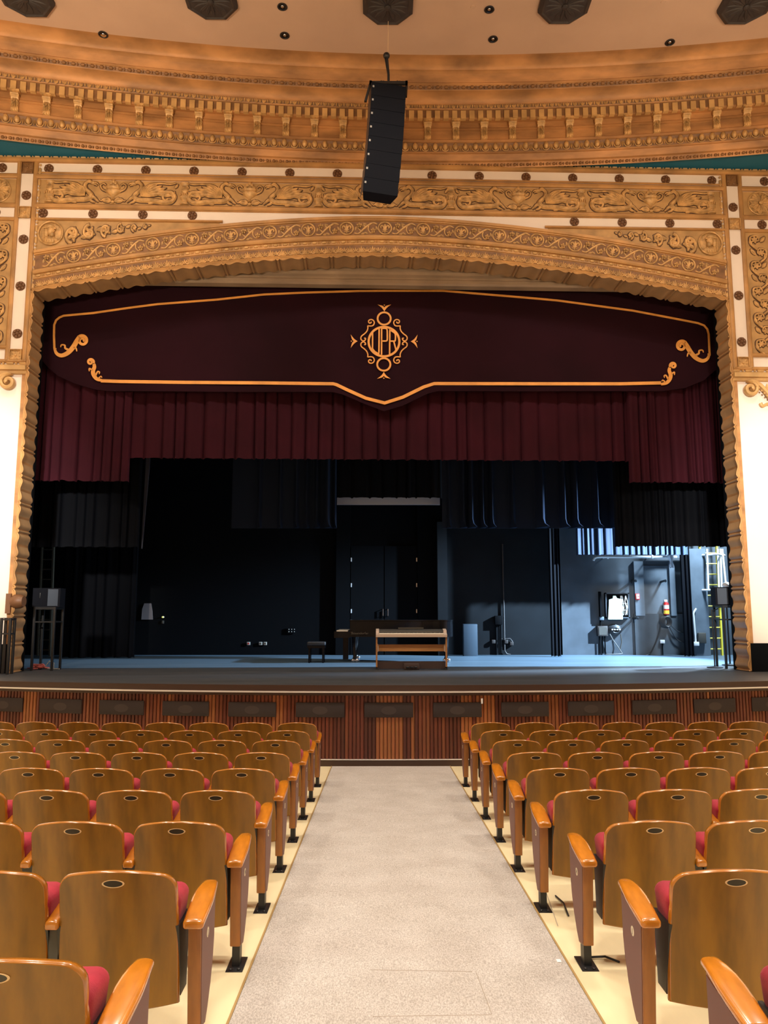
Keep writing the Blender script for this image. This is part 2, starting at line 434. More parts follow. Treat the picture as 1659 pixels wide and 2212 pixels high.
# slatted front
mb = MB(); pitch = 0.058; z0, z1 = -0.53, DECK-0.14
ns = int(2*LEN/pitch)
tone = 0.5
for i in range(ns):
    s = -LEN+i*pitch; k = i % 36
    if random.random() < 0.45: tone = random.choice((0.2, 0.35, 0.45, 0.5, 0.6, 0.7, 0.95))
    tn = min(1, max(0.01, tone+random.uniform(-0.1, 0.1)))
    if tn == 0.5: tn = 0.51
    pr = [(0.0, 0.0), (0.0, 0.018), (0.008, 0.026), (pitch-0.020, 0.026), (pitch-0.012, 0.018), (pitch-0.012, 0.0), (pitch, 0.0)]
    vs = []
    for (ds, dr) in pr:
        x, y = arcp(s+ds, AR+dr); vs += [(x, y, z0), (x, y, z1)]
    mb.add(vs, [(2*j, 2*j+2, 2*j+3, 2*j+1) for j in range(len(pr)-1)], tone=tn)
struct(mb.obj('wall_front', 'slat_wood', smooth=False))
bb = struct(band('baseboard_front', AR+0.06, -0.545, -0.43, 'nosing'))
band('top_strip', AR+0.065, -0.432, -0.424, 'metal_strip', bb)
for k in range(-7, 8):
    s = k*1.03
    x, y = arcp(s, AR+0.025)
    if abs(k) == 7: where = 'at the %s end of the stage front' % ('left' if k < 0 else 'right')
    names = ['first', 'second', 'third', 'fourth', 'fifth', 'sixth', 'seventh']
    lab = 'black vent grille on the slatted stage front, in the middle' if k == 0 else 'black vent grille on the slatted stage front, %s %s of the middle one' % (names[abs(k)-1], 'left' if k < 0 else 'right')
    if x < -6.6 or x > 6.9: continue
    g = thing('vent_grille', lab, 'vent grille', (x, y, 0), s/AR, 'black vent grilles along the stage front')
    MB().rbox(-0.366, 0.366, -0.022, 0.0, 0.184, 0.401, 0.006, 1).obj('panel', 'vent_dark', g)
    o = MB(); o.lathe([(0.0001, 0), (1, 0)], 20, Matrix.Translation((0, -0.0235, 0.285)) @ Matrix.Rotation(PI/2, 4, 'X') @ Matrix.Diagonal((0.115, 0.062, 1, 1)))
    o.obj('oval_mesh', 'vent_spot', g)
tag(MB().box(-0.012, 0.012, -0.012, 0, 0, 0.075, Matrix.Translation(atY(1041, 1514, 11.80)-Vector((0, 0, 0.04)))).obj('tape_strip', 'tape'), 'small white strip of tape on the slatted stage front', 'tape')

# stage box
struct(MB().box(-12.2, 12, 20.32, 20.5, 0, 12).obj('wall_stage_back', 'stage_black'))
struct(MB().box(-12.2, -12, 14.2, 20.5, 0, 12).obj('wall_stage_left', 'stage_black'))
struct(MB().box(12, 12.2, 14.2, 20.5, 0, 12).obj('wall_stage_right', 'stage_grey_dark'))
struct(MB().box(-12.2, 12.2, 14.9, 20.5, 11.5, 11.7).obj('ceiling', 'stage_black'))

# ================================================================== PROSCENIUM WALL
HALF = 6.80         # half width of the opening at its front rim
def rimz(u, d=0.0): return 8.72+d-0.78*(abs(u)/6.6)**1.75
wall = thing('wall_proscenium', None, None); wall.matrix_world = WM; struct(wall)
UB, ZT = 10.3, 10.64
JB = 6.88            # edge of the cream wall beside the frame
OUT = 0.80           # arch bands reach this far above the rim
mb = MB()
mb.box(-UB, -JB, 0, 0.45, -0.6, 12.3)
mb.box(JB, UB, 0, 0.45, -0.6, 12.3)
N_ = 48
for i in range(N_):
    a = -JB+2*JB*i/N_; b = -JB+2*JB*(i+1)/N_
    za, zb = rimz(a, 0.05), rimz(b, 0.05)
    mb.prism([(a, za), (b, zb), (b, 12.3), (a, 12.3)], 0, 0.45, 'y')
mb.obj('plaster_face', 'plaster', wall, smooth=False)

def strip(pts, v0, v1, z_half, m, name, parent=wall):
    pass
def rail(mb, u0, u1, z0, z1, d):       # horizontal moulding bar with a rounded face
    mb.prism([(0, z0), (-d*0.6, z0), (-d, z0+(z1-z0)*0.3), (-d, z0+(z1-z0)*0.7), (-d*0.6, z1), (0, z1)], u0, u1, 'x')
def post(mb, u0, u1, z0, z1, d):
    mb.prism([(u0, 0), (u0, -d*0.6), (u0+(u1-u0)*0.3, -d), (u0+(u1-u0)*0.7, -d), (u1, -d*0.6), (u1, 0)][::-1], z0, z1, 'z')
Zc = lambda y: P(830, y)[1]
z_a, z_b, z_c, z_d, z_e, z_f, z_g, z_h, z_i, z_j = [Zc(y) for y in (357, 366, 369, 388, 400, 453, 462, 465, 483, 488)]
UL = 6.86            # inner edge of the upright strips
US0, US1 = 6.93, 7.17 # upright cream strip between
# rails
mb = MB()
rail(mb, -UB, UB, z_b, z_a, 0.10)
rail(mb, -UL, UL, z_d-0.005, z_d+0.03, 0.03)
rail(mb, -UL, UL, z_e, z_d-0.03, 0.06)
rail(mb, -UL, UL, z_g, z_f, 0.06)
rail(mb, -UL, UL, z_g-0.02, z_g+0.0, 0.03)
# lower fillet stops where the arch cuts it
for sg in (-1, 1):
    a, b = sorted((sg*3.2, sg*UL)); rail(mb, a, b, z_j, z_i, 0.05)
zlow = P(31, 781)[1]; z_s1 = P(31, 757)[1]; z_s0 = P(31, 779)[1]
for sg in (-1, 1):
    for (a, b) in ((UL-0.02, US0), (US1, US1+0.08)):
        lo, hi = sorted((sg*a, sg*b)); post(mb, lo, hi, zlow, z_b, 0.05)
    lo, hi = sorted((sg*(US1+0.05), sg*UB))
    for (za, zb) in ((z_e, z_d-0.02), (z_g, z_f), (z_j-0.02, z_i)):
        rail(mb, lo, hi, za, zb, 0.05)
    rail(mb, lo, hi, z_s1+0.02, z_s1+0.10, 0.05)
    lo, hi = sorted((sg*(UL-0.02), sg*UB))
    rail(mb, lo, hi, z_s0-0.05, z_s0+0.02, 0.05)
mb.obj('moulding', 'gold', wall, smooth=False)
# bead rows: top edge, and round the lower corner
def bead_row(mb, fn, length, r, seg, mtx=None, both=True):
    # alternating long bead and short bead along fn(s)->(x,y,z)
    s = 0
    while s < length:
        L1 = seg*0.56
        a, b = fn(s), fn(min(s+L1, length))
        mb.tube([a, a+(b-a)*0.12, a+(b-a)*0.88, b], [r*0.55, r, r, r*0.55], 6)
        c = fn(min(s+seg*0.80, length)); mb.ball(c, r*0.95, n=6, m=4)
        s += seg
mb = MB()
bead_row(mb, lambda s: Vector((-8+s, -0.035, z_a+0.025)), 16, 0.022, 0.18)
for sg in (-1, 1):
    bead_row(mb, lambda s: Vector((sg*(UL-0.055), -0.02, zlow-0.02+s)), z_b-zlow, 0.026, 0.24)
    bead_row(mb, lambda s: Vector((sg*(UL-0.02+s), -0.02, zlow-0.04)), 3.0, 0.026, 0.24)
mb.obj('bead_moulding', 'gold_pale', wall)
# ledge under the side panels
mb = MB()
for sg in (-1, 1):
    lo, hi = sorted((sg*(UL-0.05), sg*UB))
    mb.prism([(0, zlow-0.26), (-0.05, zlow-0.25), (-0.06, zlow-0.20), (-0.12, zlow-0.19), (-0.13, zlow-0.12), (-0.10, zlow-0.09), (-0.03, zlow-0.07), (0, zlow-0.07)], lo, hi, 'x')
mb.obj('ledge', 'gold_pale', wall, smooth=False)
# wide plain frame beside the opening, below the ledge, and its outer fillet
mb = MB()
for sg in (-1, 1):
    lo, hi = sorted((sg*(UL-0.03), sg*(JB+0.02))); mb.prism([(lo, 0), (lo, -0.03), (hi, -0.03), (hi, 0)][::-1], DECK+0.45, zlow-0.05, 'z')
    lo, hi = sorted((sg*(HALF-0.0), sg*(UL-0.03))); mb.prism([(lo, 0.02), (lo, -0.012), (hi, -0.012), (hi, 0.45), (lo, 0.45)][::-1], DECK, 8.35, 'z')
mb.obj('jamb_frame', 'cornice_gold', wall, smooth=False)
# black plinth at the foot
mb = MB()
for sg in (-1, 1):
    lo, hi = sorted((sg*(UL-0.02), sg*UB)); mb.box(lo, hi, -0.05, 0.0, DECK, DECK+0.52)
mb.obj('plinth', 'stage_black', wall, smooth=False)

# frieze background and carved modules
panel = MB(); panel.box(-UL+0.05, UL-0.05, -0.008, 0, z_f+0.01, z_e-0.01)
for sg in (-1, 1):
    lo, hi = sorted((sg*(US1+0.08), sg*UB))
    panel.box(lo, hi, -0.008, 0, z_f+0.01, z_e-0.01)
    panel.box(lo, hi, -0.008, 0, z_s1+0.10, z_j-0.02)
panel.obj('frieze_ground', 'frieze_ground', wall, smooth=False)

K = 0.00334
def rel(pts, v=-0.02): return [(x*K, v, z*K) for x, z in pts]
def spline(pts, n=5):
    Q = [Vector((*p, 0)) for p in pts]; out = []
    for i in range(len(Q)-1):
        p0, p1, p2, p3 = Q[max(i-1, 0)], Q[i], Q[i+1], Q[min(i+2, len(Q)-1)]
        for k in range(n):
            t = k/n
            q = 0.5*((2*p1)+(p2-p0)*t+(2*p0-5*p1+4*p2-p3)*t*t+(3*p1-p0-3*p2+p3)*t**3)
            out.append((q.x, q.y))
    out.append(tuple(pts[-1])); return out
def spiral(cx, cz, r0, r1, a0, turns, n=18):
    return [(cx+(r0+(r1-r0)*i/n)*math.cos(a0+turns*2*PI*i/n), cz+(r0+(r1-r0)*i/n)*math.sin(a0+turns*2*PI*i/n)) for i in range(n+1)]
def taper(n, a, b, mid=None):
    return [(a+(b-a)*i/(n-1)) if mid is None else (a*(1-i/(n-1))**2+2*mid*(i/(n-1))*(1-i/(n-1))+b*(i/(n-1))**2) for i in range(n)]
GL = [None]          # dark antiquing painted on the ground along the edges of a carving
def vine(mb, pts2, w0, w1, v=-0.022, k=K, mid=None, sm=True, nn=6, flat=0.8, mtx=None):
    p = spline(pts2) if sm else pts2
    if GL[0]: GL[0].tube([(x*k, -0.010, z*k) for x, z in p], [w*k+0.016 for w in taper(len(p), w0, w1, mid)], 6, flat=0.06, up=(0, 1, 0), mtx=mtx)
    mb.tube([(x*k, v, z*k) for x, z in p], [w*k for w in taper(len(p), w0, w1, mid)], nn, flat=flat, up=(0, 1, 0), mtx=mtx)
def leaf(mb, x, z, ang, L, w, k=K, v=-0.02, mtx=None, h=0.6):
    # pointed lobe, humped
    c, s_ = math.cos(ang), math.sin(ang)
    vs = []; fs = []
    for (t, ww) in ((0, 0.25), (0.3, 0.9), (0.6, 1.0), (0.85, 0.6), (1.0, 0.05)):
        for q, hh in ((-1, 0), (-0.5, 0.8), (0, 0.55), (0.5, 0.8), (1, 0)):
            a = t*L; b = q*w*ww
            vs.append(((x+a*c-b*s_)*k, v-hh*w*h*k*(0.5+ww*0.5), (z+a*s_+b*c)*k))
    for i in range(4):
        for j in range(4): fs.append((i*5+j, i*5+j+1, (i+1)*5+j+1, (i+1)*5+j))
    mb.add(vs, fs, mtx)
    if GL[0]:
        c0 = Vector((x*k, z*k)); e = 0.014; q = []
        for (t, ww) in ((0, 0.25), (0.3, 0.9), (0.6, 1.0), (0.85, 0.6), (1.0, 0.05)):
            q.append((t*L*k+(e if t == 1 else 0), w*ww*k+e))
        q = [(a, b) for a, b in q]+[(a, -b) for a, b in q[::-1]]
        GL[0].add([(c0.x+a*c-b*s_, -0.0095, c0.y+a*s_+b*c) for a, b in q], [tuple(range(len(q)))[::-1]], mtx)
def griffin_module():
    mb = MB()
    for sg in (-1, 1):
        MX = Matrix.Diagonal((sg, 1, 1, 1))
        vine(mb, [(128, 58), (150, 64), (168, 48), (165, 20), (140, -5), (128, -25), (150, -45), (205, -48), (262, -52)], 7, 17, mid=15, mtx=MX)
        vine(mb, [(262, -52), (310, -60), (352, -52), (368, -20), (345, 6), (312, -2), (298, -26), (312, -46), (330, -34)], 17, 5, mtx=MX)
        mb.ball((122*K, -0.03, 55*K), 16*K, 0.03, 11*K, mtx=MX)          # head, beak, crest
        vine(mb, [(118, 58), (100, 56), (88, 46)], 8, 2, mtx=MX)
        vine(mb, [(116, 48), (102, 44), (96, 38)], 5, 2, mtx=MX)
        vine(mb, [(130, 64), (146, 74), (160, 70)], 5, 2, mtx=MX)
        vine(mb, [(140, -28), (112, -34), (96, -50), (82, -62)], 12, 5, mtx=MX)   # forelegs
        vine(mb, [(140, -40), (124, -58), (104, -66)], 10, 5, mtx=MX)
        vine(mb, [(250, -44), (236, -62), (214, -68)], 13, 6, mtx=MX)
        for i in range(8):                                                 # wing feathers
            a = math.radians(8+i*9); L = 215-i*21
            leaf(mb, 165, -22+i*2, a, L*0.62, 13, mtx=MX, v=-0.022-0.003*i)
            leaf(mb, 165+L*0.42*math.cos(a), -22+L*0.42*math.sin(a), a-0.2, L*0.52, 11, mtx=MX, v=-0.020)
        vine(mb, [(172, 10), (215, 48), (275, 60), (340, 56), (378, 66)], 8, 3, mtx=MX)
        leaf(mb, 352, -30, 1.2, 46, 10, mtx=MX); leaf(mb, 366, 30, 0.9, 34, 8, mtx=MX); leaf(mb, 270, -66, 0.1, 50, 7, mtx=MX)
        # urn handles
        vine(mb, [(38, 4), (66, 18), (76, 42), (58, 54), (44, 42)], 5, 4, mtx=MX)
        leaf(mb, 14, -62, 0.25, 52, 11, mtx=MX); leaf(mb, 10, -58, 0.8, 36, 10, mtx=MX)
        vine(mb, [(20, -44), (48, -40), (68, -54), (80, -46)], 6, 3, mtx=MX)
    half = Matrix.Diagonal((1, 0.55, 1, 1))
    mb.lathe([(0.001, -48*K), (20*K, -48*K), (10*K, -38*K), (7*K, -26*K), (22*K, -16*K), (44*K, 0), (46*K, 10*K), (36*K, 20*K), (44*K, 28*K), (44*K, 32*K), (0.001, 33*K)], 14, Matrix.Translation((0, -0.01, 0)) @ half)
    for (x, z) in ((-24, 40), (0, 44), (24, 40), (-12, 56), (12, 56), (0, 66)): mb.ball((x*K, -0.03, z*K), 12*K, 0.03, 12*K, n=7, m=5)
    mb.ball((0, -0.03, -62*K), 13*K, 0.03, 9*K)
    return mb
def candelabrum():
    mb = MB(); half = Matrix.Translation((0, -0.01, 0)) @ Matrix.Diagonal((1, 0.6, 1, 1))
    mb.lathe([(0.001, -70*K), (27*K, -70*K), (27*K, -62*K), (17*K, -56*K), (17*K, -40*K), (26*K, -34*K), (28*K, -20*K), (14*K, -8*K), (12*K, 2*K), (20*K, 10*K), (17*K, 34*K), (13*K, 46*K), (24*K, 56*K), (24*K, 66*K), (0.001, 68*K)], 12, half)
    for a in (-24, -12, 0, 12, 24): mb.ball((a*K, -0.045, -8*K), 5*K, 0.02, 10*K, n=6, m=4)
    for i in range(4): mb.tube([(x*K, -0.06+abs(x)*K*0.4, (14+i*9)*K) for x in (-19, 0, 19)], 0.007, 5)
    return mb
GL[0] = MB(); gm = griffin_module().mesh('griffin_relief', 'gold_relief'); ggl = GL[0].mesh('glaze_outline', 'glaze', smooth=False); GL[0] = None; cm = candelabrum().mesh('candelabrum_relief', 'gold_relief')
zc = (z_e+z_f)/2
mod = P(545, 424)[0]-P(250, 424)[0]
u0 = 0.0
def put(me, name, u, v, z, parent=wall, sc=(1, 1, 1), ry=0):
    o = bpy.data.objects.new(name, me); COL.objects.link(o); o.parent = parent
    o.location = (u, v, z); o.scale = sc; o.rotation_euler = (0, ry, 0); return o
for k in range(-2, 3):
    o = put(gm, 'griffin_relief', u0+k*mod, 0, zc, sc=(0.98, 1, 1)); put(ggl, 'glaze_outline', 0, 0, 0, o)
for k in range(6): put(cm, 'candelabrum_relief', u0+(k-2.5)*mod*0.985, 0, zc)

# rosettes
def rosette_mb(r=0.095):
    mb = MB()
    mb.lathe([(0.001, 0.03), (r*0.30, 0.028), (r*0.40, 0.012), (r, 0.008), (r, 0), (0.001, 0)], 18, Matrix.Rotation(PI/2, 4, 'X'))
    for i in range(6):
        a = i*PI/3+0.3
        mb.ball((r*0.66*math.cos(a), -0.018, r*0.66*math.sin(a)), r*0.30, 0.022, r*0.30, n=7, m=5)
    mb.ball((0, -0.034, 0), r*0.20, 0.012, r*0.20, n=8, m=5)
    return mb
rm = rosette_mb().mesh('rosette', 'rosette_brown')
du = P(629, 376)[0]-P(422, 376)[0]
for k in range(-7, 8): put(rm, 'rosette', k*du/2, 0, (z_c+z_d)/2+0.01)
for x in (4, 1650): put(rm, 'rosette', P(x, 378)[0], 0, (z_c+z_d)/2+0.01)
for k in (0, 1, 2, 3):
    for sg in (-1, 1): put(rm, 'rosette', sg*(3.80+k*0.968), 0, (z_g+z_i)/2)
for sg in (-1, 1):
    put(rm, 'rosette', sg*7.62, 0, (z_g+z_i)/2)
    for y in (418, 513, 614, 717): put(rm, 'rosette', sg*(US0+US1)/2, 0, P(45, y+4)[1])
# carved corner squares
def square_mb(w):
    mb = MB(); mb.box(-w, w, -0.012, 0, -w, w)
    mb2 = MB()
    for i in range(8):
        leaf(mb, 0, 0, i*PI/4+0.001, w*1.15 if i % 2 else w*0.85, w*0.26, k=1, v=-0.014, h=0.35)
    mb.ball((0, -0.03, 0), w*0.2, 0.02, w*0.2)
    for (a, b, c, d) in ((-w, w, w-0.012, w), (-w, w, -w, -w+0.012), (-w, -w+0.012, -w, w), (w-0.012, w, -w, w)): mb.box(a, b, -0.05, 0, c, d)
    return mb
sqd = square_mb(0.115).mesh('corner_square', 'gold_dark'); sql = square_mb(0.115).mesh('corner_square', 'gold_relief')
for sg in (-1, 1):
    for n_, z in enumerate(((z_c+z_d)/2+0.01, (z_g+z_i)/2, (z_s0+z_s1)/2)): put(sqd if n_ == 0 else sql, 'corner_square', sg*(US0+US1)/2, 0, z)
# large flower panels and acanthus panels at the far sides
mb = MB()
for i in range(10):
    a = i*PI/5; leaf(mb, 0.05*math.cos(a), 0.05*math.sin(a), a, 0.15, 0.045, k=1, v=-0.03, h=0.6)
    leaf(mb, 0.10*math.cos(a+.3), 0.10*math.sin(a+.3), a+.3, 0.14, 0.05, k=1, v=-0.015, h=0.6)
mb.ball((0, -0.06, 0), 0.045, 0.03, 0.045)
mb.tube([(0.245*math.cos(a), -0.02, 0.245*math.sin(a)) for a in [i*PI/12 for i in range(24)]], 0.014, 6, closed=True)
bf = mb.mesh('flower_relief', 'gold_relief')
for sg in (-1, 1): put(bf, 'flower_relief', sg*7.60, 0, zc)
mb = MB(); random.seed(3); GL[0] = MB()
H = z_j-z_s1-0.2
for i in range(9):
    z = 0.14+i*H/9; sg = 1 if i % 2 else -1
    vine(mb, [(sg*0.02, z-0.16), (sg*0.14, z-0.05), (sg*0.15, z+0.10), (sg*0.02, z+0.13), (-sg*0.02, z+0.04), (sg*0.06, z+0.01)], 0.022, 0.012, k=1, v=-0.03)
    for j in range(6):
        a = j*PI/3+i; leaf(mb, sg*0.06, z+0.05, a, 0.08, 0.022, k=1, v=-0.02)
    leaf(mb, -sg*0.05, z, PI/2+sg*0.7, 0.16, 0.04, k=1, v=-0.015); leaf(mb, sg*0.12, z-0.08, PI/2-sg*0.3, 0.14, 0.035, k=1, v=-0.015)
ac = mb.mesh('acanthus_relief', 'gold_relief'); agl = GL[0].mesh('glaze_outline', 'glaze', smooth=False); GL[0] = None
for sg in (-1, 1):
    o = put(ac, 'acanthus_relief', sg*7.50, 0, z_s1+0.1, sc=(sg*1.0, 1, 1)); put(agl, 'glaze_outline', 0, 0, 0, o)
# scroll brackets under the ledge
mb = MB()
sc = spiral(0.16, -0.17, 0.15, 0.03, PI/2+0.2, -1.4, 26)
mb.tube([(x, -0.09, z) for x, z in spline([(0.72, -0.55), (0.60, -0.42), (0.45, -0.20), (0.30, -0.06), (0.18, -0.02)])+sc], 0.042, 8, flat=1.6, up=(0, 1, 0))
mb.tube([(x, -0.06, z) for x, z in spline([(0.78, -0.62), (0.62, -0.50), (0.50, -0.46), (0.40, -0.50), (0.36, -0.44)])], 0.03, 6)
for i in range(9): mb.ball((0.25+i*0.05, -0.15, -0.12-i*0.05), 0.02, 0.02, 0.02, n=6, m=4)
for i in range(5): leaf(mb, 0.55, -0.30, 0.6+i*0.35, 0.26, 0.04, k=1, v=-0.03)
br = mb.mesh('scroll_bracket', 'gold_pale')
for sg in (-1, 1): put(br, 'scroll_bracket', sg*(UL+0.10), 0, zlow-0.26, sc=(sg, 1, 1))

# ---- arch bands
def arch_band(mb, prof, n=72, U=UL-0.05):
    # prof: (offset above rim, v)
    vs = []; fs = []
    m = len(prof)
    for i in range(n+1):
        u = -U+2*U*i/n
        for (d, v) in prof: vs.append((u, v, rimz(u, d)))
    for i in range(n):
        for j in range(m-1): fs.append((i*m+j, i*m+j+1, (i+1)*m+j+1, (i+1)*m+j))
    mb.add(vs, fs)
mb = MB()
arch_band(mb, [(0.0, 0.02), (0.0, -0.05), (0.035, -0.075), (0.055, -0.05), (0.06, -0.03), (0.225, -0.03), (0.23, -0.045), (0.25, -0.045),
               (0.255, -0.03), (0.325, -0.03), (0.33, -0.06), (0.36, -0.08), (0.40, -0.075), (0.415, -0.055), (0.42, -0.035),
               (0.715, -0.035), (0.72, -0.06), (0.745, -0.06), (0.75, -0.08), (0.80, -0.085), (0.815, -0.05), (0.82, 0.0)])
mb.obj('arch_moulding', 'gold', wall, angle=25)
for d0, d1, m_n, nm in ((0.43, 0.705, 'recess_shade', 'vine_band_ground'), (0.068, 0.218, 'recess_shade', 'palmette_ground')):
    g_ = MB(); arch_band(g_, [(d0, -0.0365 if d0 > 0.3 else -0.0315), (d1, -0.0365 if d0 > 0.3 else -0.0315)]); g_.obj(nm, m_n, wall)
def slope_at(u): h = 0.01; return math.atan2(rimz(u+h)-rimz(u-h), 2*h)
# arch medallions with fleur-de-lis, and vine scrolls between
def fleur_mb():
    mb = MB(); R = 0.128
    mb.tube([(R*math.cos(a), -0.045, R*math.sin(a)) for a in [i*PI/12 for i in range(24)]], 0.016, 6, closed=True)
    leaf(mb, 0, -0.03, PI/2, 0.13, 0.030, k=1, v=-0.040)
    for sg in (-1, 1):
        mb.tube([(x*sg, -0.045, z) for x, z in spline([(0.012, -0.03), (0.03, 0.03), (0.065, 0.05), (0.085, 0.02), (0.07, -0.005)])], [w for w in taper(21, 0.012, 0.012, 0.022)], 6)
        mb.tube([(x*sg, -0.045, z) for x, z in spline([(0.008, -0.04), (0.03, -0.07), (0.05, -0.065)])], 0.010, 5)
    mb.box(-0.045, 0.045, -0.055, -0.035, -0.042, -0.026)
    leaf(mb, 0, -0.03, -PI/2, 0.075, 0.018, k=1, v=-0.040)
    return mb
def scroll_mb():
    mb = MB(); v = -0.042
    vine(mb, [(-0.24, -0.10), (-0.15, -0.11), (-0.05, -0.02), (0.05, 0.06), (0.15, 0.11), (0.24, 0.08)], 0.010, 0.010, k=1, v=v, mid=0.03)
    vine(mb, [(-0.10, -0.06), (-0.16, 0.0), (-0.15, 0.08), (-0.09, 0.09), (-0.08, 0.04)], 0.014, 0.010, k=1, v=v)
    vine(mb, [(0.06, 0.05), (0.05, -0.03), (0.10, -0.10), (0.17, -0.08), (0.16, -0.03)], 0.014, 0.010, k=1, v=v)
    for (x, z) in ((-0.135, 0.055), (0.15, -0.055)):
        for i in range(5):
            a = i*2*PI/5+0.3; mb.ball((x+0.035*math.cos(a), -0.055, z+0.035*math.sin(a)), 0.022, 0.02, 0.022, n=6, m=4)
        mb.ball((x, -0.07, z), 0.016, 0.015, 0.016, n=6, m=4)
    for (x, z, a) in ((0.0, 0.02, 2.3), (0.02, 0.08, 2.9), (-0.03, -0.08, -0.5), (0.21, 0.04, -1.2), (-0.22, -0.04, 1.2), (-0.02, -0.1, 3.4)):
        leaf(mb, x, z, a, 0.085, 0.024, k=1, v=-0.037)
    return mb
fm, sm_ = fleur_mb().mesh('fleur_medallion', 'gold_relief'), scroll_mb().mesh('vine_relief', 'gold_relief')
step = (P(836, 495)[0]-P(85, 563)[0])/8.94
for k in range(-8, 9):
    u = k*step; put(fm, 'fleur_medallion', u, 0, rimz(u, 0.567), ry=-slope_at(u))
for k in range(-9, 9):
    u = (k+0.5)*step
    if abs(u) < 6.75: put(sm_, 'vine_relief', u, 0, rimz(u, 0.567), ry=-slope_at(u), sc=(0.96, 1, 1))
# palmette band and small blocks, each one continuous moulding
mb = MB(); q = 0.222; nk = int(2*(UL-0.2)/q)
for i in range(nk+1):
    u = -UL+0.18+i*q; T = Matrix.Translation((u, -0.03, rimz(u, 0.065))) @ Matrix.Rotation(-slope_at(u), 4, 'Y')
    for j in range(-3, 4): leaf(mb, 0, 0.0, PI/2-j*0.42, 0.14-abs(j)*0.020, 0.017, k=1, v=0, mtx=T, h=0.9)
    T2 = Matrix.Translation((u+q/2, -0.03, rimz(u+q/2, 0.065))) @ Matrix.Rotation(-slope_at(u+q/2), 4, 'Y')
    for j in range(-1, 2): leaf(mb, 0, 0.01, PI/2-j*0.6, 0.10, 0.018, k=1, v=0, mtx=T2, h=0.9)
    for sg in (-1, 1): mb.tube([(x*sg, -0.012, z) for x, z in spline([(0.02, 0.01), (0.06, 0.0), (0.09, 0.03), (0.075, 0.055)], 3)], 0.011, 5, mtx=T)
mb.obj('palmette_band', 'gold_relief', wall)
mb = MB(); q = 0.19
for i in range(int(2*(UL-0.15)/q)+1):
    u = -UL+0.15+i*q
    for o_, w in ((0, 0.055), (0.075, 0.012), (0.105, 0.012)):
        uu = u+o_; T = Matrix.Translation((uu, -0.03, rimz(uu, 0.29))) @ Matrix.Rotation(-slope_at(uu), 4, 'Y')
        mb.ball((0, 0, 0), w, 0.03, 0.026, n=8, m=4, mtx=T)
mb.obj('bead_band', 'gold_pale', wall)

# ---- scalloped reveal (soffit of the arch and both jambs)
SEG = 0.527; DEP = 0.46
def scal(t):          # height of the scallop into the opening, t in 0..1 along one segment
    d = min(t, 1-t)*SEG
    if d < 0.022: return 0.012+0.016*math.cos(d/0.022*PI/2)
    if d < 0.040: return -0.006
    e = (d-0.040)/(SEG/2-0.040)
    return 0.034*math.sin(min(1, e/0.30)*PI/2) if e < 0.30 else -0.002+0.036*(0.5+0.5*math.cos((e-0.30)/0.70*PI))
path = []
# arc from left corner to right corner, sampled by length
us = [-HALF+2*HALF*i/4000 for i in range(4001)]
acc = 0; prev = None; cum = []
for u in us:
    z = rimz(u)
    if prev: acc += math.hypot(u-prev[0], z-prev[1])
    cum.append((acc, u, z)); prev = (u, z)
tot = acc; nseg = round(tot/SEG)
import bisect
keys = [c[0] for c in cum]
arcpts = []; NS = 30
ts_local = sorted(set([0, 0.02, 0.035, 0.045, 0.06, 0.072, 0.08]+[0.1+0.8*i/22 for i in range(23)]+[0.92, 0.928, 0.94, 0.955, 0.965, 0.98]))
for sgm in range(nseg):
    for t in ts_local:
        s = (sgm+t)*tot/nseg; j = min(bisect.bisect_left(keys, s), 4000); u, z = cum[j][1], cum[j][2]
        a = slope_at(u); h = scal(t); arcpts.append((u+math.sin(a)*h, z-math.cos(a)*h))
def reveal(mb, pts, front=-0.055):
    n = len(pts)
    vs = [(u, front, z) for u, z in pts]+[(u, DEP, z) for u, z in pts]
    mb.add(vs, [(i, i+1, n+i+1, n+i) for i in range(n-1)])
mb = MB(); reveal(mb, arcpts)
jam = []
ztop = rimz(HALF)
nj = round((ztop-DECK-0.1)/SEG); sj = (ztop-DECK)/nj
for k in range(nj):
    for t in ts_local: jam.append((k*sj+t*sj, scal(t)))
for sg in (-1, 1):
    pts = [(sg*(HALF-h), ztop-s) for s, h in jam]
    reveal(mb, pts)
mb.obj('scalloped_reveal', 'reveal_gold', wall, angle=50)
# front face closing the scallops: thin rounded lip following the wave
mb = MB()
def lip(pts, into):
    P3 = [Vector((u, -0.055, z)) for u, z in pts]
    mb.tube(P3, 0.016, 6)
lip(arcpts, 0)
for sg in (-1, 1): lip([(sg*(HALF-h), ztop-s) for s, h in jam], 0)
for sg in (-1, 1):      # infill between lip and frame
    n2 = len(jam)
    vs = [(sg*(HALF-h), -0.05, ztop-s) for s, h in jam]+[(sg*(HALF+0.03), -0.05, ztop-s) for s, h in jam]
    mb.add(vs, [(i, i+1, n2+i+1, n2+i) for i in range(n2-1)])
n2 = len(arcpts)
mb.add([(u, -0.05, z) for u, z in arcpts]+[(u, -0.05, rimz(u, 0.03)) for u, z in arcpts], [(i, i+1, n2+i+1, n2+i) for i in range(n2-1)])
mb.obj('scalloped_lip', 'gold', wall)

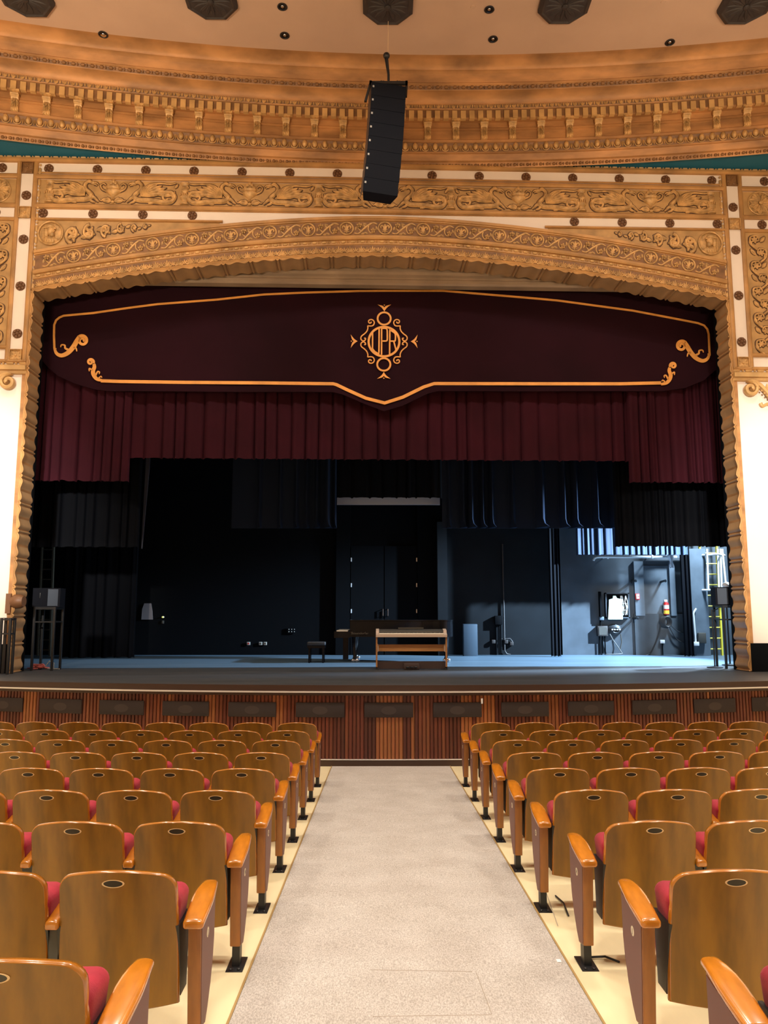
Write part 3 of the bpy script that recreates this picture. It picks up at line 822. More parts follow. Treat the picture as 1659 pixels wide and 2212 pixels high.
# spandrels: ground, medallion with a bearded head in profile, scrolling leaves
mb = MB()
for sg in (-1, 1):
    n = 16; pts = [(-UL+0.06, z_j)]+[(-UL+0.06+i*(3.5)/n, rimz(-UL+0.06+i*3.5/n, 0.82)) for i in range(n+1)]
    pts = [p for p in pts if p[1] <= z_j+1e-6]
    poly = pts+[(pts[-1][0]+0.05, z_j)]
    mb.prism([(x*-sg, z) for x, z in poly], -0.006, 0.0, 'y')
mb.obj('spandrel_ground', 'frieze_ground', wall, smooth=False)
mb = MB()
R = 0.235
mb.tube([(R*math.cos(a), -0.03, R*math.sin(a)) for a in [i*PI/16 for i in range(32)]], 0.020, 6, closed=True)
mb.lathe([(0.001, 0.02), (R, 0.005)], 24, Matrix.Rotation(PI/2, 4, 'X'))
mb.ball((0.01, -0.05, 0.035), 0.072, 0.05, 0.095, n=12, m=8)             # head
mb.ball((-0.02, -0.045, 0.125), 0.10, 0.05, 0.050, n=12, m=6)            # cap
mb.tube([(-0.13, -0.05, 0.10), (-0.02, -0.07, 0.095), (0.11, -0.05, 0.085)], 0.02, 6)
mb.tube([(0.07, -0.07, 0.06), (0.095, -0.075, 0.025), (0.075, -0.07, 0.01)], 0.012, 5)   # nose
mb.ball((0.045, -0.06, -0.045), 0.045, 0.04, 0.055, n=10, m=6)           # beard
mb.ball((-0.075, -0.04, 0.0), 0.05, 0.04, 0.10, n=10, m=6)               # hair
mb.ball((0.03, -0.095, 0.045), 0.012, 0.01, 0.008, n=6, m=4)
mb.ball((0.0, -0.03, -0.15), 0.16, 0.05, 0.075, n=12, m=6)               # shoulders
for i in range(5): mb.tube([(-0.12+i*0.05, -0.07, -0.10), (-0.10+i*0.05, -0.075, -0.19)], 0.010, 5)
hd = mb.mesh('portrait_medallion', 'gold_relief')
for sg in (-1, 1): put(hd, 'portrait_medallion', -sg*(6.53), 0, z_j-0.27, sc=(sg, 1, 1))
mb = MB(); GL[0] = MB()
for i, (x, z, r) in enumerate(((0.10, -0.02, 0.15), (0.42, 0.02, 0.13), (0.74, 0.06, 0.11), (1.03, 0.09, 0.085), (1.28, 0.11, 0.065), (1.5, 0.13, 0.045))):
    s_ = 1 if i % 2 else -1
    vine(mb, spiral(x, z, r, r*0.25, s_*PI/2, 1.1*s_, 16), 0.028*r/0.13, 0.02*r/0.13, k=1, v=-0.03, sm=False)
    for j in range(5): leaf(mb, x, z, j*1.25+i, r*0.9, r*0.22, k=1, v=-0.02)
    leaf(mb, x+r, z+s_*r*0.3, 0.3, r*1.2, r*0.3, k=1, v=-0.018)
vl = mb.mesh('spandrel_leaves', 'gold_relief'); vgl = GL[0].mesh('glaze_outline', 'glaze', smooth=False); GL[0] = None
for sg in (-1, 1):
    o = put(vl, 'spandrel_leaves', -sg*6.20, 0, z_j-0.27, sc=(sg, 1, 1.25)); put(vgl, 'glaze_outline', 0, 0, 0, o)

# header beam behind the arch
mb = MB()
zb = P(830, 624, 0.80)[1]; zt = 9.0
H0 = P(830, 600, 0.62)[1]
mb.prism([(0.62, zb), (0.66, zb), (0.80, zb), (0.80, zt), (0.56, zt), (0.56, H0+0.10), (0.60, H0+0.06), (0.60, H0+0.015), (0.57, H0), (0.57, H0-0.03), (0.60, H0-0.05), (0.60, zb+0.12), (0.58, zb+0.10), (0.58, zb+0.03)], -5.2, 5.2, 'x')
mb.obj('header_beam', 'header_grey', wall, smooth=False)
# wall returns behind the opening so the wings are dark
mb = MB()
for sg in (-1, 1):
    lo, hi = sorted((sg*6.78, sg*12)); mb.box(lo, hi, 0.45, 0.55, 0.6, 12)
mb.box(-6.9, 6.9, 0.80, 0.86, 8.6, 12)
mb.obj('backing', 'stage_black', wall, smooth=False)

# ================================================================== CORNICE (trim) : a concave ring
RC = 39.0
def rg(th, v, z): r = RC+v; return Vector((r*math.sin(th), -RC+r*math.cos(th), z))
ys = [(362, -0.02), (353, -0.05), (350, -0.06), (346, -0.10), (338, -0.13), (332, -0.15), (331, -0.17), (330, -0.17), (326, -0.18), (308, -0.25), (306, -0.27), (301, -0.28), (300, -0.27),
      (282, -0.28), (281, -0.295), (276, -0.295), (275, -0.28), (264, -0.285), (257, -0.385), (256, -0.39), (236, -0.41), (235, -0.42), (225, -0.47), (224, -0.48), (220, -0.49), (212, -0.53), (203, -0.59), (195, -0.67),
      (194, -0.68), (184, -0.73), (183, -0.74), (178, -0.77), (177, -0.76), (160, -0.81), (152, -0.86), (150, -0.88), (148, -0.885), (140, -0.93), (126, -1.03), (122, -1.08), (120, -1.10), (117, -1.13)]
prof = [(v, P(829, y, v)[1]) for y, v in ys]
for i in range(1, len(prof)):
    if prof[i][1] < prof[i-1][1]+0.002: prof[i] = (prof[i][0], prof[i-1][1]+0.002)
TH = 0.262; n = 90
corn = thing('trim_2', None, None); corn.matrix_world = WM; struct(corn)
mb = MB()
vs = [tuple(rg(-TH+2*TH*i/n, v, z)) for i in range(n+1) for v, z in prof]
m_ = len(prof)
mb.add(vs, [(i*m_+j, i*m_+j+1, (i+1)*m_+j+1, (i+1)*m_+j) for i in range(n) for j in range(m_-1)])
mb.obj('cornice_body', 'cornice_gold', corn, angle=30)
ZCE = prof[-1][1]
def zof(y):           # height on the profile for a photo row
    for (ya, va), (yb, vb), (pa), (pb) in zip(ys, ys[1:], prof, prof[1:]):
        if yb <= y <= ya:
            t = (ya-y)/(ya-yb); return pa[0]+(pb[0]-pa[0])*t, pa[1]+(pb[1]-pa[1])*t
def ring_T(th, v, z): return Matrix.Translation(rg(th, v, z)) @ Matrix.Rotation(-th, 4, 'Z')
def each(pitch, f):
    st = pitch/RC; k = int(TH/st)
    for i in range(-k, k+1): f(i*st, i)
def ring_strip(ya, yb, dv, name, m):
    (va, za), (vb, zb_) = zof(ya), zof(yb); g_ = MB()
    g_.grid(lambda a, b: tuple(rg(-TH+2*TH*a, va+(vb-va)*b-dv, za+(zb_-za)*b)), 90, 1); g_.obj(name, m, corn)
ring_strip(327, 308.5, 0.006, 'egg_ground', 'recess_shade'); ring_strip(253, 237, 0.006, 'dentil_ground', 'recess_shade'); ring_strip(233, 226, 0.006, 'leaf_ground', 'recess_shade')  # dark strips painted as the shade in the gaps of each row
ring_strip(193, 185, 0.004, 'bead_ground', 'recess_shade')
# egg and dart
mb = MB(); v0, zz0 = zof(318); _, zh = zof(308); _, zl = zof(329)
hh = (zh-zl)/2
def egg(th, i):
    T = ring_T(th, v0, zz0)
    mb.ball((0, -0.03, 0.006), 0.052, 0.055, hh*0.92, n=10, m=6, mtx=T)
    mb.tube([(x, -0.015, z) for x, z in spline([(-0.068, hh*0.9), (-0.072, 0), (-0.045, -hh*0.8), (0, -hh*1.0), (0.045, -hh*0.8), (0.072, 0), (0.068, hh*0.9)], 2)], 0.010, 4, mtx=T)
    leaf(mb, 0.1, hh*0.9, -PI/2, hh*1.9, 0.016, k=1, v=-0.015, mtx=T, h=1.2)
each(0.200, egg); mb.obj('egg_and_dart', 'gold_relief', corn)
# dentils
mb = MB(); v0, z0 = zof(255); v1, z1 = zof(237)
each(0.172, lambda th, i: mb.box(-0.050, 0.050, -0.055, 0.03, -0.03, z1-z0-0.03, ring_T(th, v0, z0)))
mb.obj('dentil_band', 'gold_pale', corn, smooth=False)
mb = MB(); v0, z0 = zof(230)
def lf(th, i):
    T = ring_T(th, v0, z0)
    for j in (-1, 0, 1): leaf(mb, 0, -0.045, PI/2+j*0.5, 0.085, 0.018, k=1, v=-0.02, mtx=T, h=0.9)
    mb.ball((0.075, -0.025, 0.0), 0.018, 0.02, 0.035, n=6, m=4, mtx=T)
each(0.15, lf); mb.obj('leaf_band', 'gold_relief', corn)
# bead strips
for y, nm, pit, rr in ((188, 'upper_bead_band', 0.17, 0.033), (356.5, 'lower_bead_band', 0.13, 0.030)):
    mb = MB(); v0, z0 = zof(y)
    def bd(th, i):
        T = ring_T(th, v0-0.01, z0)
        mb.ball((0, 0, 0), pit*0.27, rr, rr, n=8, m=4, mtx=T); mb.ball((pit*0.43, 0, 0), 0.016, rr*0.9, rr*0.9, n=6, m=4, mtx=T)
    each(pit, bd); mb.obj(nm, 'gold_dark', corn)
# console brackets
vA, zA = zof(301); vB, zB = zof(263)
Hb = zB-zA
def bracket_mb():
    mb = MB(); w = 0.065
    side = spline([(0.0, 0.0), (-0.035, 0.01), (-0.05, 0.05), (-0.04, Hb*0.3), (-0.05, Hb*0.5), (-0.075, Hb*0.66), (-0.11, Hb*0.76), (-0.12, Hb*0.88), (-0.10, Hb*0.96), (0.0, Hb)], 4)
    mb.prism([(a, b) for a, b in side][::-1], -w, w, 'x')
    mb.rbox(-w*1.35, w*1.35, -0.14, 0.0, Hb*0.94, Hb*1.05, 0.008, 1)
    for sx in (-1, 1):
        mb.tube([(sx*(w+0.004), y, z) for y, z in spiral(-0.075, Hb*0.80, 0.045, 0.010, PI/2, 1.3, 14)], 0.010, 5)
    mb.tube([(-w*1.1, -0.105, Hb*0.82), (w*1.1, -0.105, Hb*0.82)], 0.026, 8)
    for i in range(4):
        for j in (-1, 0, 1): leaf(mb, j*0.02, Hb*(0.60-i*0.14), -PI/2+j*0.5, 0.08, 0.018, k=1, v=-0.055+0.006*i-(0.03 if i == 0 else 0), h=0.9)
    return mb
bm = bracket_mb().mesh('bracket', 'gold_relief')
def brk(th, i):
    o = bpy.data.objects.new('bracket', bm); COL.objects.link(o); o.parent = corn
    o.matrix_local = ring_T(th, vA, zA)
stp = 0.563/RC
for i in range(-16, 16): brk((i+0.5+0.0)*stp, i)
# teal soffit between the straight wall and the curved cornice
mb = MB(); zt = P(829, 359, 0)[1]+0.05
mb.grid(lambda a, b: tuple(Vector((( -9.9+19.8*a), 0.02*(1-b)+b*(rg(math.asin((-9.9+19.8*a)/RC), 0.0, 0).y), zt))), 40, 1)
mb.obj('teal_soffit', 'teal', corn, smooth=False)
# auditorium ceiling
mb = MB(); vC = prof[-1][0]
def cl(a, b):
    th = -TH+2*TH*a; e = rg(th, vC+0.02, ZCE)
    return (e.x, e.y+(-27-e.y)*b, ZCE-0.0)
mb.grid(cl, 40, 2)
c_ = mb.obj('ceiling', 'ceiling_paint'); c_.matrix_world = WM; struct(c_)

# ceiling grilles and downlights
def octagon():
    mb = MB(); R = 0.47
    o8 = lambda r: [(r*math.cos(PI/8+i*PI/4), r*math.sin(PI/8+i*PI/4)) for i in range(8)]
    mb.prism(o8(R), -0.06, 0, 'z')
    vs = [(*p, -0.06) for p in o8(R)]+[(*p, -0.10) for p in o8(R*0.86)]+[(*p, -0.085) for p in o8(R*0.80)]
    mb.add(vs, [(i, (i+1) % 8, 8+(i+1) % 8, 8+i) for i in range(8)]+[(8+i, 8+(i+1) % 8, 16+(i+1) % 8, 16+i) for i in range(8)])
    mb.add([(*p, -0.085) for p in o8(R*0.80)], [tuple(range(8))[::-1]])
    pet = MB()
    for i in range(16):
        a = i*PI/8; T = Matrix.Rotation(-PI/2, 4, 'X')
        leaf(pet, 0.06*math.cos(a), 0.06*math.sin(a), a, 0.27, 0.035, k=1, v=0, h=0.5, mtx=Matrix.Translation((0, 0, -0.085)) @ Matrix.Rotation(PI/2, 4, 'X') @ Matrix.Diagonal((1, 1, 1, 1)))
    pet.ball((0, 0, -0.10), 0.06, 0.06, 0.03)
    return mb.mesh('housing', 'grille_dark', smooth=False), pet.mesh('petal_boss', 'grille_dark')
om, pm = octagon()
pos = {'leftmost': (55, -12), 'second from left': (455, -6), 'middle': (838, 6), 'second from right': (1220, 4), 'rightmost': (1612, 5)}
for k, (x, y) in pos.items():
    p = atZ(x, y, ZCE)
    g = thing('ceiling_grille', 'dark octagonal carved grille on the ceiling, %s of the five' % k, 'ceiling grille', (p.x, p.y, ZCE), 0, 'octagonal ceiling grilles')
    put(om, 'housing', 0, 0, 0, g); put(pm, 'petal_boss', 0, 0, 0, g)
rim = MB(); rim.lathe([(0.085, 0.0), (0.09, -0.012), (0.070, -0.015), (0.062, 0.0)], 20)
inn = MB(); inn.lathe([(0.066, -0.008), (0.05, -0.003), (0.001, -0.002)], 20)
lmp = MB(); lmp.lathe([(0.03, -0.005), (0.025, -0.012), (0.001, -0.014)], 12)
rme, ime, lme = rim.mesh('rim', 'black_metal'), inn.mesh('reflector', 'piano_black'), lmp.mesh('bulb', 'steel')
DL = [(223, 74, 'at the far left'), (610, 14, 'left of the hanging speaker, the upper of two'), (615, 76, 'left of the hanging speaker, the lower of two'),
      (1057, 20, 'right of the hanging speaker, the upper of two'), (1065, 84, 'right of the hanging speaker, the lower of two'), (1447, 91, 'at the far right')]
for x, y, w in DL:
    p = atZ(x, y, ZCE)
    g = thing('downlight', 'small black round ceiling downlight %s' % w, 'downlight', (p.x, p.y, ZCE), 0, 'black ceiling downlights')
    put(rme, 'rim', 0, 0, 0, g); put(ime, 'reflector', 0, 0, 0, g); put(lme, 'bulb', 0, 0, 0, g)
for x, y, w in ((1022, 15, 'near the middle'), (1433, 4, 'towards the right')):
    p = atZ(x, y, ZCE)
    d = MB().lathe([(0.001, -0.01), (0.04, -0.01), (0.045, 0)], 14).obj('sprinkler_cover', 'ceiling_paint'); d.location = (p.x, p.y, ZCE)
    tag(d, 'tiny round cap in ceiling colour %s of the ceiling' % w, 'sprinkler cover', 'small sprinkler covers')

# ================================================================== HANGING SPEAKER ARRAY
la = thing('hanging_speaker_array', 'tall black column of stacked loudspeakers hanging from the ceiling above the stage front', 'loudspeaker', (0.15, 12.2, 0))
zt0 = atY(840, 183, 12.2).z; zb0 = atY(835, 415, 12.2).z
NB = 8; hb = (zt0-zb0)/NB
x = 0.0; zc0 = zt0; y = 0.0
for i in range(NB):
    tilt = math.radians(1.0+i*0.9)
    xs = -0.010*i-0.0022*i*i*0.6
    T = Matrix.Translation((xs, y, zt0-hb*(i+0.5))) @ Matrix.Rotation(math.radians(2.0+0.4*i), 4, 'Y') @ Matrix.Rotation(tilt, 4, 'X') @ Matrix.Rotation(math.radians(10), 4, 'Z')
    b = MB(); b.rbox(-0.30, 0.30, -0.02, 0.0, -hb/2+0.002, hb/2-0.002, 0.006, 1)
    b.prism([(-0.30, 0.0), (0.30, 0.0), (0.24, 0.36), (-0.24, 0.36)][::-1], -hb/2+0.003, hb/2-0.003, 'z')
    bo = b.obj('speaker_box', 'speaker_black', la, smooth=False); bo.matrix_local = T
    l = MB(); l.box(-0.285, -0.255, -0.023, -0.0205, 0.02, 0.055)
    l.obj('badge', 'speaker_label', bo, smooth=False)
    sd = MB(); sd.box(-0.304, -0.300, 0.0, 0.30, -hb/2+0.01, hb/2-0.01); sd.obj('side_plate', 'speaker_side', bo, smooth=False)
    y += hb*math.sin(tilt)*0.5
fr = MB()
fr.box(-0.33, 0.33, -0.03, 0.02, zt0, zt0+0.05); fr.box(-0.33, 0.33, 0.30, 0.34, zt0, zt0+0.05)
for sx in (-0.33, 0.29): fr.box(sx, sx+0.04, -0.03, 0.34, zt0, zt0+0.06)
fr.prism([(-0.33, zt0+0.05), (-0.30, zt0+0.06), (-0.38, zt0-0.30), (-0.42, zt0-0.30)], 0.0, 0.05, 'y')
for sx in (-0.12, 0.16): fr.tube([(sx-0.10, 0.1, zt0+0.04), (sx-0.0, 0.1, zt0+0.14), (sx+0.03, 0.1, zt0+0.14), (sx+0.06, 0.1, zt0+0.04)], 0.018, 6)
fr.obj('rigging_frame', 'black_metal', la, smooth=False)
cb = MB(); zb1 = atY(836, 107, 12.2).z
cb.tube([(0, 0.15, zt0+0.03), (0.0, 0.15, zt0+0.3), (-0.03, 0.15, zb1)], 0.022, 8)
cb.tube([(-0.01, 0.15, zt0+0.3), (-0.06, 0.15, zb1-0.05)], 0.012, 6)
cb.obj('cable', 'rubber', la)
MB().ball((-0.035, 0.15, zb1), 0.06, 0.06, 0.055, n=14, m=10).obj('hoist', 'black_metal', la)
MB().tube([(-0.01, 0.15, zb1), (-0.005, 0.15, ZCE)], 0.005, 5).obj('chain', 'plate_rim', la)

# ================================================================== CURTAINS
def cloth(name, u0, u1, ztop, zbot, v, m, seed, wmin=0.12, wmax=0.34, amp=0.07, label=None, group=None, zb_fn=None, frame=True, gap=0.03, parent=None, steps=10, skew=0.0):
    rnd = random.Random(seed); xs = []
    u = u0
    while u < u1-1e-3:
        w = min(rnd.uniform(wmin, wmax), u1-u)
        if u1-u-w < wmin*0.5: w = u1-u
        a = amp*rnd.uniform(0.6, 1.1)
        for k in range(steps):
            t = k/steps
            e = min(t, 1-t)*w
            h = a*min(1, math.sin(min(1, e/max(gap, w*0.18))*PI/2))+a*0.25*math.sin(t*PI*2+rnd.random()*0.3)
            h += skew*t*a
            xs.append((u+t*w, h))
        u += w
    xs.append((u1, 0))
    nz = 10
    def f(i, j):
        x, h = xs[i]; zt_ = ztop; zb_ = zb_fn(x) if zb_fn else zbot
        t = j/nz
        fl = h*(0.75+0.35*t)
        z = zt_+(zb_-zt_)*t
        if j == nz: z += -0.012*math.cos(h*80)
        if j >= nz-0: fl *= 1.12
        return (x+0.01*t*math.sin(x*3+t*2), v-fl, z)
    mb = MB(); n = len(xs)-1
    vs = [f(i, j) for i in range(n+1) for j in range(nz+1)]
    mb.add(vs, [(i*(nz+1)+j, i*(nz+1)+j+1, (i+1)*(nz+1)+j+1, (i+1)*(nz+1)+j) for i in range(n) for j in range(nz)])
    # hem: the folded-under edge gives the cloth thickness
    hv = [f(i, nz) for i in range(n+1)]+[(f(i, nz)[0], f(i, nz)[1]+0.012, f(i, nz)[2]) for i in range(n+1)]+[(f(i, nz)[0], f(i, nz)[1]+0.012, f(i, nz)[2]+0.10) for i in range(n+1)]
    mb.add(hv, [(i, n+1+i, n+2+i, i+1) for i in range(n)]+[(n+1+i, 2*n+2+i, 2*n+3+i, n+2+i) for i in range(n)])
    o = mb.obj(name, m, parent, angle=60)
    if not parent:
        if frame: o.matrix_world = WM
        tag(o, label, 'curtain', group)
    return o

# flat valance with gold appliqué
VV = 1.0
edge = [(60, 760), (85, 772), (105, 795), (125, 812), (160, 828), (200, 840), (235, 845), (720, 847), (740, 852), (790, 873), (830, 888), (870, 876), (925, 850), (945, 845), (1430, 845), (1480, 838), (1520, 822), (1545, 800), (1575, 775), (1600, 765)]
EP = [P(x, y, VV) for x, y in edge]
def low(u):
    for (a, za), (b, zb_) in zip(EP, EP[1:]):
        if a <= u <= b: return za+(zb_-za)*(u-a)/(b-a)
    return EP[0][1] if u < EP[0][0] else EP[-1][1]
ulist = sorted(set([EP[0][0]+(EP[-1][0]-EP[0][0])*i/120 for i in range(121)]+[p[0] for p in EP]))
mb = MB(); nz = 6; vs = []
for u in ulist:
    for j in range(nz+1):
        zz_ = 8.6+(low(u)-8.6)*j/nz
        vs.append((u, VV+0.012*math.sin(u*2.1+j*0.3)*(j/nz), zz_))
for u in ulist: vs.append((u, VV+0.03, low(u)))
n = len(ulist); m_ = nz+1
mb.add(vs, [(i*m_+j, i*m_+j+1, (i+1)*m_+j+1, (i+1)*m_+j) for i in range(n-1) for j in range(nz)]+[(i*m_+nz, n*m_+i, n*m_+i+1, (i+1)*m_+nz) for i in range(n-1)])
val = mb.obj('valance', 'red_flat'); val.matrix_world = WM
tag(val, 'flat dark maroon valance with gold border and round monogram emblem, under the arch', 'valance')
def ribbon(mb, pts, w, v=VV-0.022, closed=False):
    Q = [Vector(p) for p in pts]; n = len(Q); vs = []
    Wd = w if isinstance(w, (list, tuple)) else [w]*n
    for i in range(n):
        t = (Q[(i+1) % n]-Q[i-1]) if closed else (Q[min(i+1, n-1)]-Q[max(i-1, 0)])
        if t.length < 1e-9: t = Vector((1, 0))
        t.normalize(); nn = Vector((-t.y, t.x))*Wd[i]/2
        for sgn in (1, -1):
            for dv in (0, 0.008): vs.append((Q[i].x+sgn*nn.x, v+dv, Q[i].y+sgn*nn.y))
    fs = []
    for i in range(n if closed else n-1):
        a = i*4; b = ((i+1) % n)*4
        fs += [(a, a+2, b+2, b), (a+1, b+1, b+3, a+3), (a, b, b+1, a+1), (a+2, a+3, b+3, b+2)]
    if not closed: fs += [(0, 1, 3, 2), (n*4-4, n*4-2, n*4-1, n*4-3)]
    mb.add(vs, fs)
PX = 0.0094
def pp(pts, off=VV-0.02): return [P(x, y, off) for x, y in pts]
up_pts = [(117.5, 752), (116.5, 725), (117, 702), (121, 692), (128, 686), (137, 682), (202, 676), (278, 665), (340, 657), (470, 647), (571, 636), (659, 632), (778, 628.5), (830, 628), (957, 628), (1017, 633), (1160, 645), (1204, 649), (1367, 671), (1457, 688), (1508, 698), (1521, 703), (1528, 711), (1531, 722), (1533, 768)]
mb = MB()
ribbon(mb, pp(up_pts), 4.6*PX)
mb.obj('upper_gold_border', 'gold_trim', val, smooth=False)
mb = MB()
ribbon(mb, pp([(218, 822.5), (260, 824), (400, 826), (560, 827), (720, 829), (727, 831), (750, 842), (790, 860), (831, 870.5), (870, 858), (915, 836), (938, 828.5), (1200, 829), (1340, 829), (1428, 827)]), 7.2*PX)
mb.obj('lower_gold_border', 'gold_trim', val, smooth=False)
def sp_px(pts, n=6): return pp(spline(pts, n))
def scrollend(S_, name):
    mb = MB()
    for pts, w0, w1, mid in S_:
        q = sp_px(pts); ribbon(mb, q, [w*PX for w in taper(len(q), w0, w1, mid)], v=VV-0.024)
    mb.obj(name, 'gold_trim', val, smooth=False)
up_l = [([(117, 750), (122, 763), (133, 768), (147, 762), (158, 750), (166, 737), (172, 728)], 4, 10, 13), (spiral(178, 736, 11.5, 2.5, -2.4, 1.5, 18), 7, 4, 6), ([(148, 756), (141, 752), (140, 746), (133, 745), (131, 750)], 5, 2, None), ([(158, 750), (164, 752), (166, 759)], 5, 2, None), ([(120, 756), (121, 752)], 3, 2, None)]
scrollend(up_l, 'upper_scroll')
mir = lambda pts, cx, cy, s=1, dy=0: [(2*cx-x, y+dy) for x, y in pts]
scrollend([(mir(p, 825.2, 0, 1, 11.5), a, b, c) for p, a, b, c in up_l], 'upper_scroll')
lo_l = [([(222, 822), (210, 819), (203, 811), (201, 802), (204, 793), (203, 786)], 5, 6, 12), (spiral(195.5, 782, 7, 1.5, 0.4, -1.4, 16), 6, 3, 5), ([(206, 812), (211, 803), (215, 804), (214, 808)], 4, 2, None), ([(212, 818), (218, 813), (220, 816)], 3, 2, None), ([(200, 800), (193, 796), (193, 802)], 4, 2, None)]
scrollend(lo_l, 'lower_scroll')
scrollend([(mir(p, 824.8, 0, 1, 8), a, b, c) for p, a, b, c in lo_l], 'lower_scroll')
# emblem
ez = lambda pts: [(740+x/9.217, 640+y/9.217) for x, y in pts]
def ering(mb, cx, cy, rx, ry, w):
    ribbon(mb, pp(ez([(cx+rx*math.cos(a), cy+ry*math.sin(a)) for a in [i*PI/24 for i in range(48)]])), w/9.217*PX, closed=True)
mb = MB(); ering(mb, 828, 443, 130, 123, 38); mb.obj('ring', 'gold_trim', val, smooth=False)
mb = MB(); ering(mb, 821, 1357, 131, 124, 38); mb.obj('ring', 'gold_trim', val, smooth=False)
mb = MB(); ering(mb, 825, 903, 306, 293, 45); mb.obj('monogram_ring', 'gold_trim', val, smooth=False)
def curl(flipx, flipy):
    def g(p):
        x, y = p
        return (825+(x-825)*flipx+(0 if flipx > 0 else 0), 898+(y-898)*flipy)
    mb = MB()
    a = spline([(572, 505), (565, 528), (535, 532), (517, 505), (530, 475), (570, 463), (612, 480), (632, 525), (612, 575), (570, 592), (500, 588)], 4)
    b = spline([(500, 585), (503, 640), (480, 700), (430, 752), (385, 785), (365, 820), (372, 865), (410, 888), (448, 873), (458, 838), (430, 835)], 4)
    for s in (a, b): ribbon(mb, pp(ez([g(p) for p in s])), 24/9.217*PX)
    mb.obj('curl', 'gold_trim', val, smooth=False)
for fx in (-1, 1):
    for fy in (-1, 1): curl(fx, fy)
def dart(pts, tri):
    mb = MB()
    q = pp(ez(pts)); v = VV-0.024
    nn = len(q)//2
    vs = [(a, v, b) for a, b in q]+[(a, v+0.008, b) for a, b in q]; n = len(q)
    # outline ordered: two wings meeting at inner notch -> two strips
    fs = [(i, n-1-i, n-2-i, i+1) for i in range(nn-1)]+[(i, (i+1) % n, n+(i+1) % n, n+i) for i in range(n)]
    mb.add(vs, fs); mb.obj('dart', 'gold_trim', val, smooth=False)
    return
# each dart: outer edge then inner edge of the swallow-tail
def tail(cx, cy, ang, L=130, Wd=135, gap=0):
    mb = MB(); v = VV-0.024
    # tip at origin pointing +x, wings trailing back
    pr = []
    for sg in (1, -1):
        out = spline([(0, 0), (-70, sg*50), (-L-5, sg*Wd)], 6)
        inn = spline([(-75, 0), (-110, sg*38), (-L-5, sg*Wd)], 6)
        c, s = math.cos(ang), math.sin(ang)
        R_ = lambda p: (cx+p[0]*c-p[1]*s, cy+p[0]*s+p[1]*c)
        o = pp(ez([R_(p) for p in out])); q = pp(ez([R_(p) for p in inn])); n = len(o)
        vs = [(a, v, b) for a, b in o]+[(a, v, b) for a, b in q]+[(a, v+0.008, b) for a, b in o]+[(a, v+0.008, b) for a, b in q]
        mb.add(vs, [(i, i+1, n+i+1, n+i) for i in range(n-1)]+[(i, 2*n+i, 2*n+i+1, i+1) for i in range(n-1)]+[(n+i, n+i+1, 3*n+i+1, 3*n+i) for i in range(n-1)])
    c, s = math.cos(ang), math.sin(ang)
    t3 = pp(ez([(cx+x*c-y*s, cy+x*s+y*c) for x, y in ((-105, 0), (-132, -16), (-132, 16))]))
    mb.add([(a, v, b) for a, b in t3], [(0, 1, 2)])
    mb.obj('swallowtail_dart', 'gold_trim', val, smooth=False)
tail(832, 300, PI/2); tail(821, 1508, -PI/2); tail(298, 895, 0); tail(1358, 900, PI)
def letter(strokes, name):
    mb = MB()
    for s in strokes: ribbon(mb, pp(ez(s)), 30/9.217*PX, v=VV-0.024)
    mb.obj(name, 'gold_trim', val, smooth=False)
letter([[(598, 700), (596, 1055)], spline([(596, 1045), (640, 1100), (690, 1130)], 4), [(728, 632), (724, 1120)], [(690, 1135), (735, 1140)]], 'letter_u')
letter([[(778, 632), (776, 1165)], spline([(778, 640), (855, 640), (885, 665), (890, 760), (888, 865), (865, 890), (778, 890)], 4)], 'letter_p')
letter([[(942, 640), (936, 1165)], spline([(942, 660), (985, 695), (1048, 750), (1050, 870), (1030, 892), (942, 892)], 4), [(1018, 892), (1064, 1068)]], 'letter_r')

zR = 7.2
q1 = P(280, 990, 1.25); q2 = P(1362, 990, 1.25)
cloth('pleated_curtain', q1[0]-0.4, q2[0]+0.4, zR, q1[1], 1.28, 'red_pleat', 5, 0.20, 0.46, 0.075, 'wide pleated maroon curtain hanging below the flat valance, between the two longer pieces', 'pleated maroon curtains')
a1 = P(60, 1040, 1.12); a2 = P(278, 1040, 1.12)
cloth('pleated_curtain', a1[0], a2[0], zR, a2[1], 1.16, 'red_pleat', 11, 0.16, 0.34, 0.085, 'short pleated maroon curtain piece at the left end, hanging lower than the middle one', 'pleated maroon curtains')
a1 = P(1362, 1042, 1.12); a2 = P(1600, 1042, 1.12)
cloth('pleated_curtain', a1[0], a2[0], zR, a1[1], 1.16, 'red_pleat', 12, 0.16, 0.34, 0.085, 'short pleated maroon curtain piece at the right end, hanging lower than the middle one', 'pleated maroon curtains')
def wc(name, x0, x1, yb, Y, m, seed, label, ztop=11.49, **k):
    p0, p1 = atY(x0, yb, Y), atY(x1, yb, Y)
    k.setdefault('group', 'black stage drapes')
    return cloth(name, p0.x, p1.x, ztop, DECK+0.018 if yb == 1414 else p0.z, Y, m, seed, label=label, frame=False, **k)
wc('black_curtain', 1330, 1640, 1181, 16.4, 'black_cloth', 21, 'black pleated border hanging at the right, just behind the maroon curtain')
wc('black_curtain', 20, 300, 1182, 16.4, 'black_cloth', 22, 'black border hanging at the left, just behind the maroon curtain')
FOLD = dict(wmin=0.30, wmax=0.62, amp=0.16, gap=0.05, skew=-0.3)
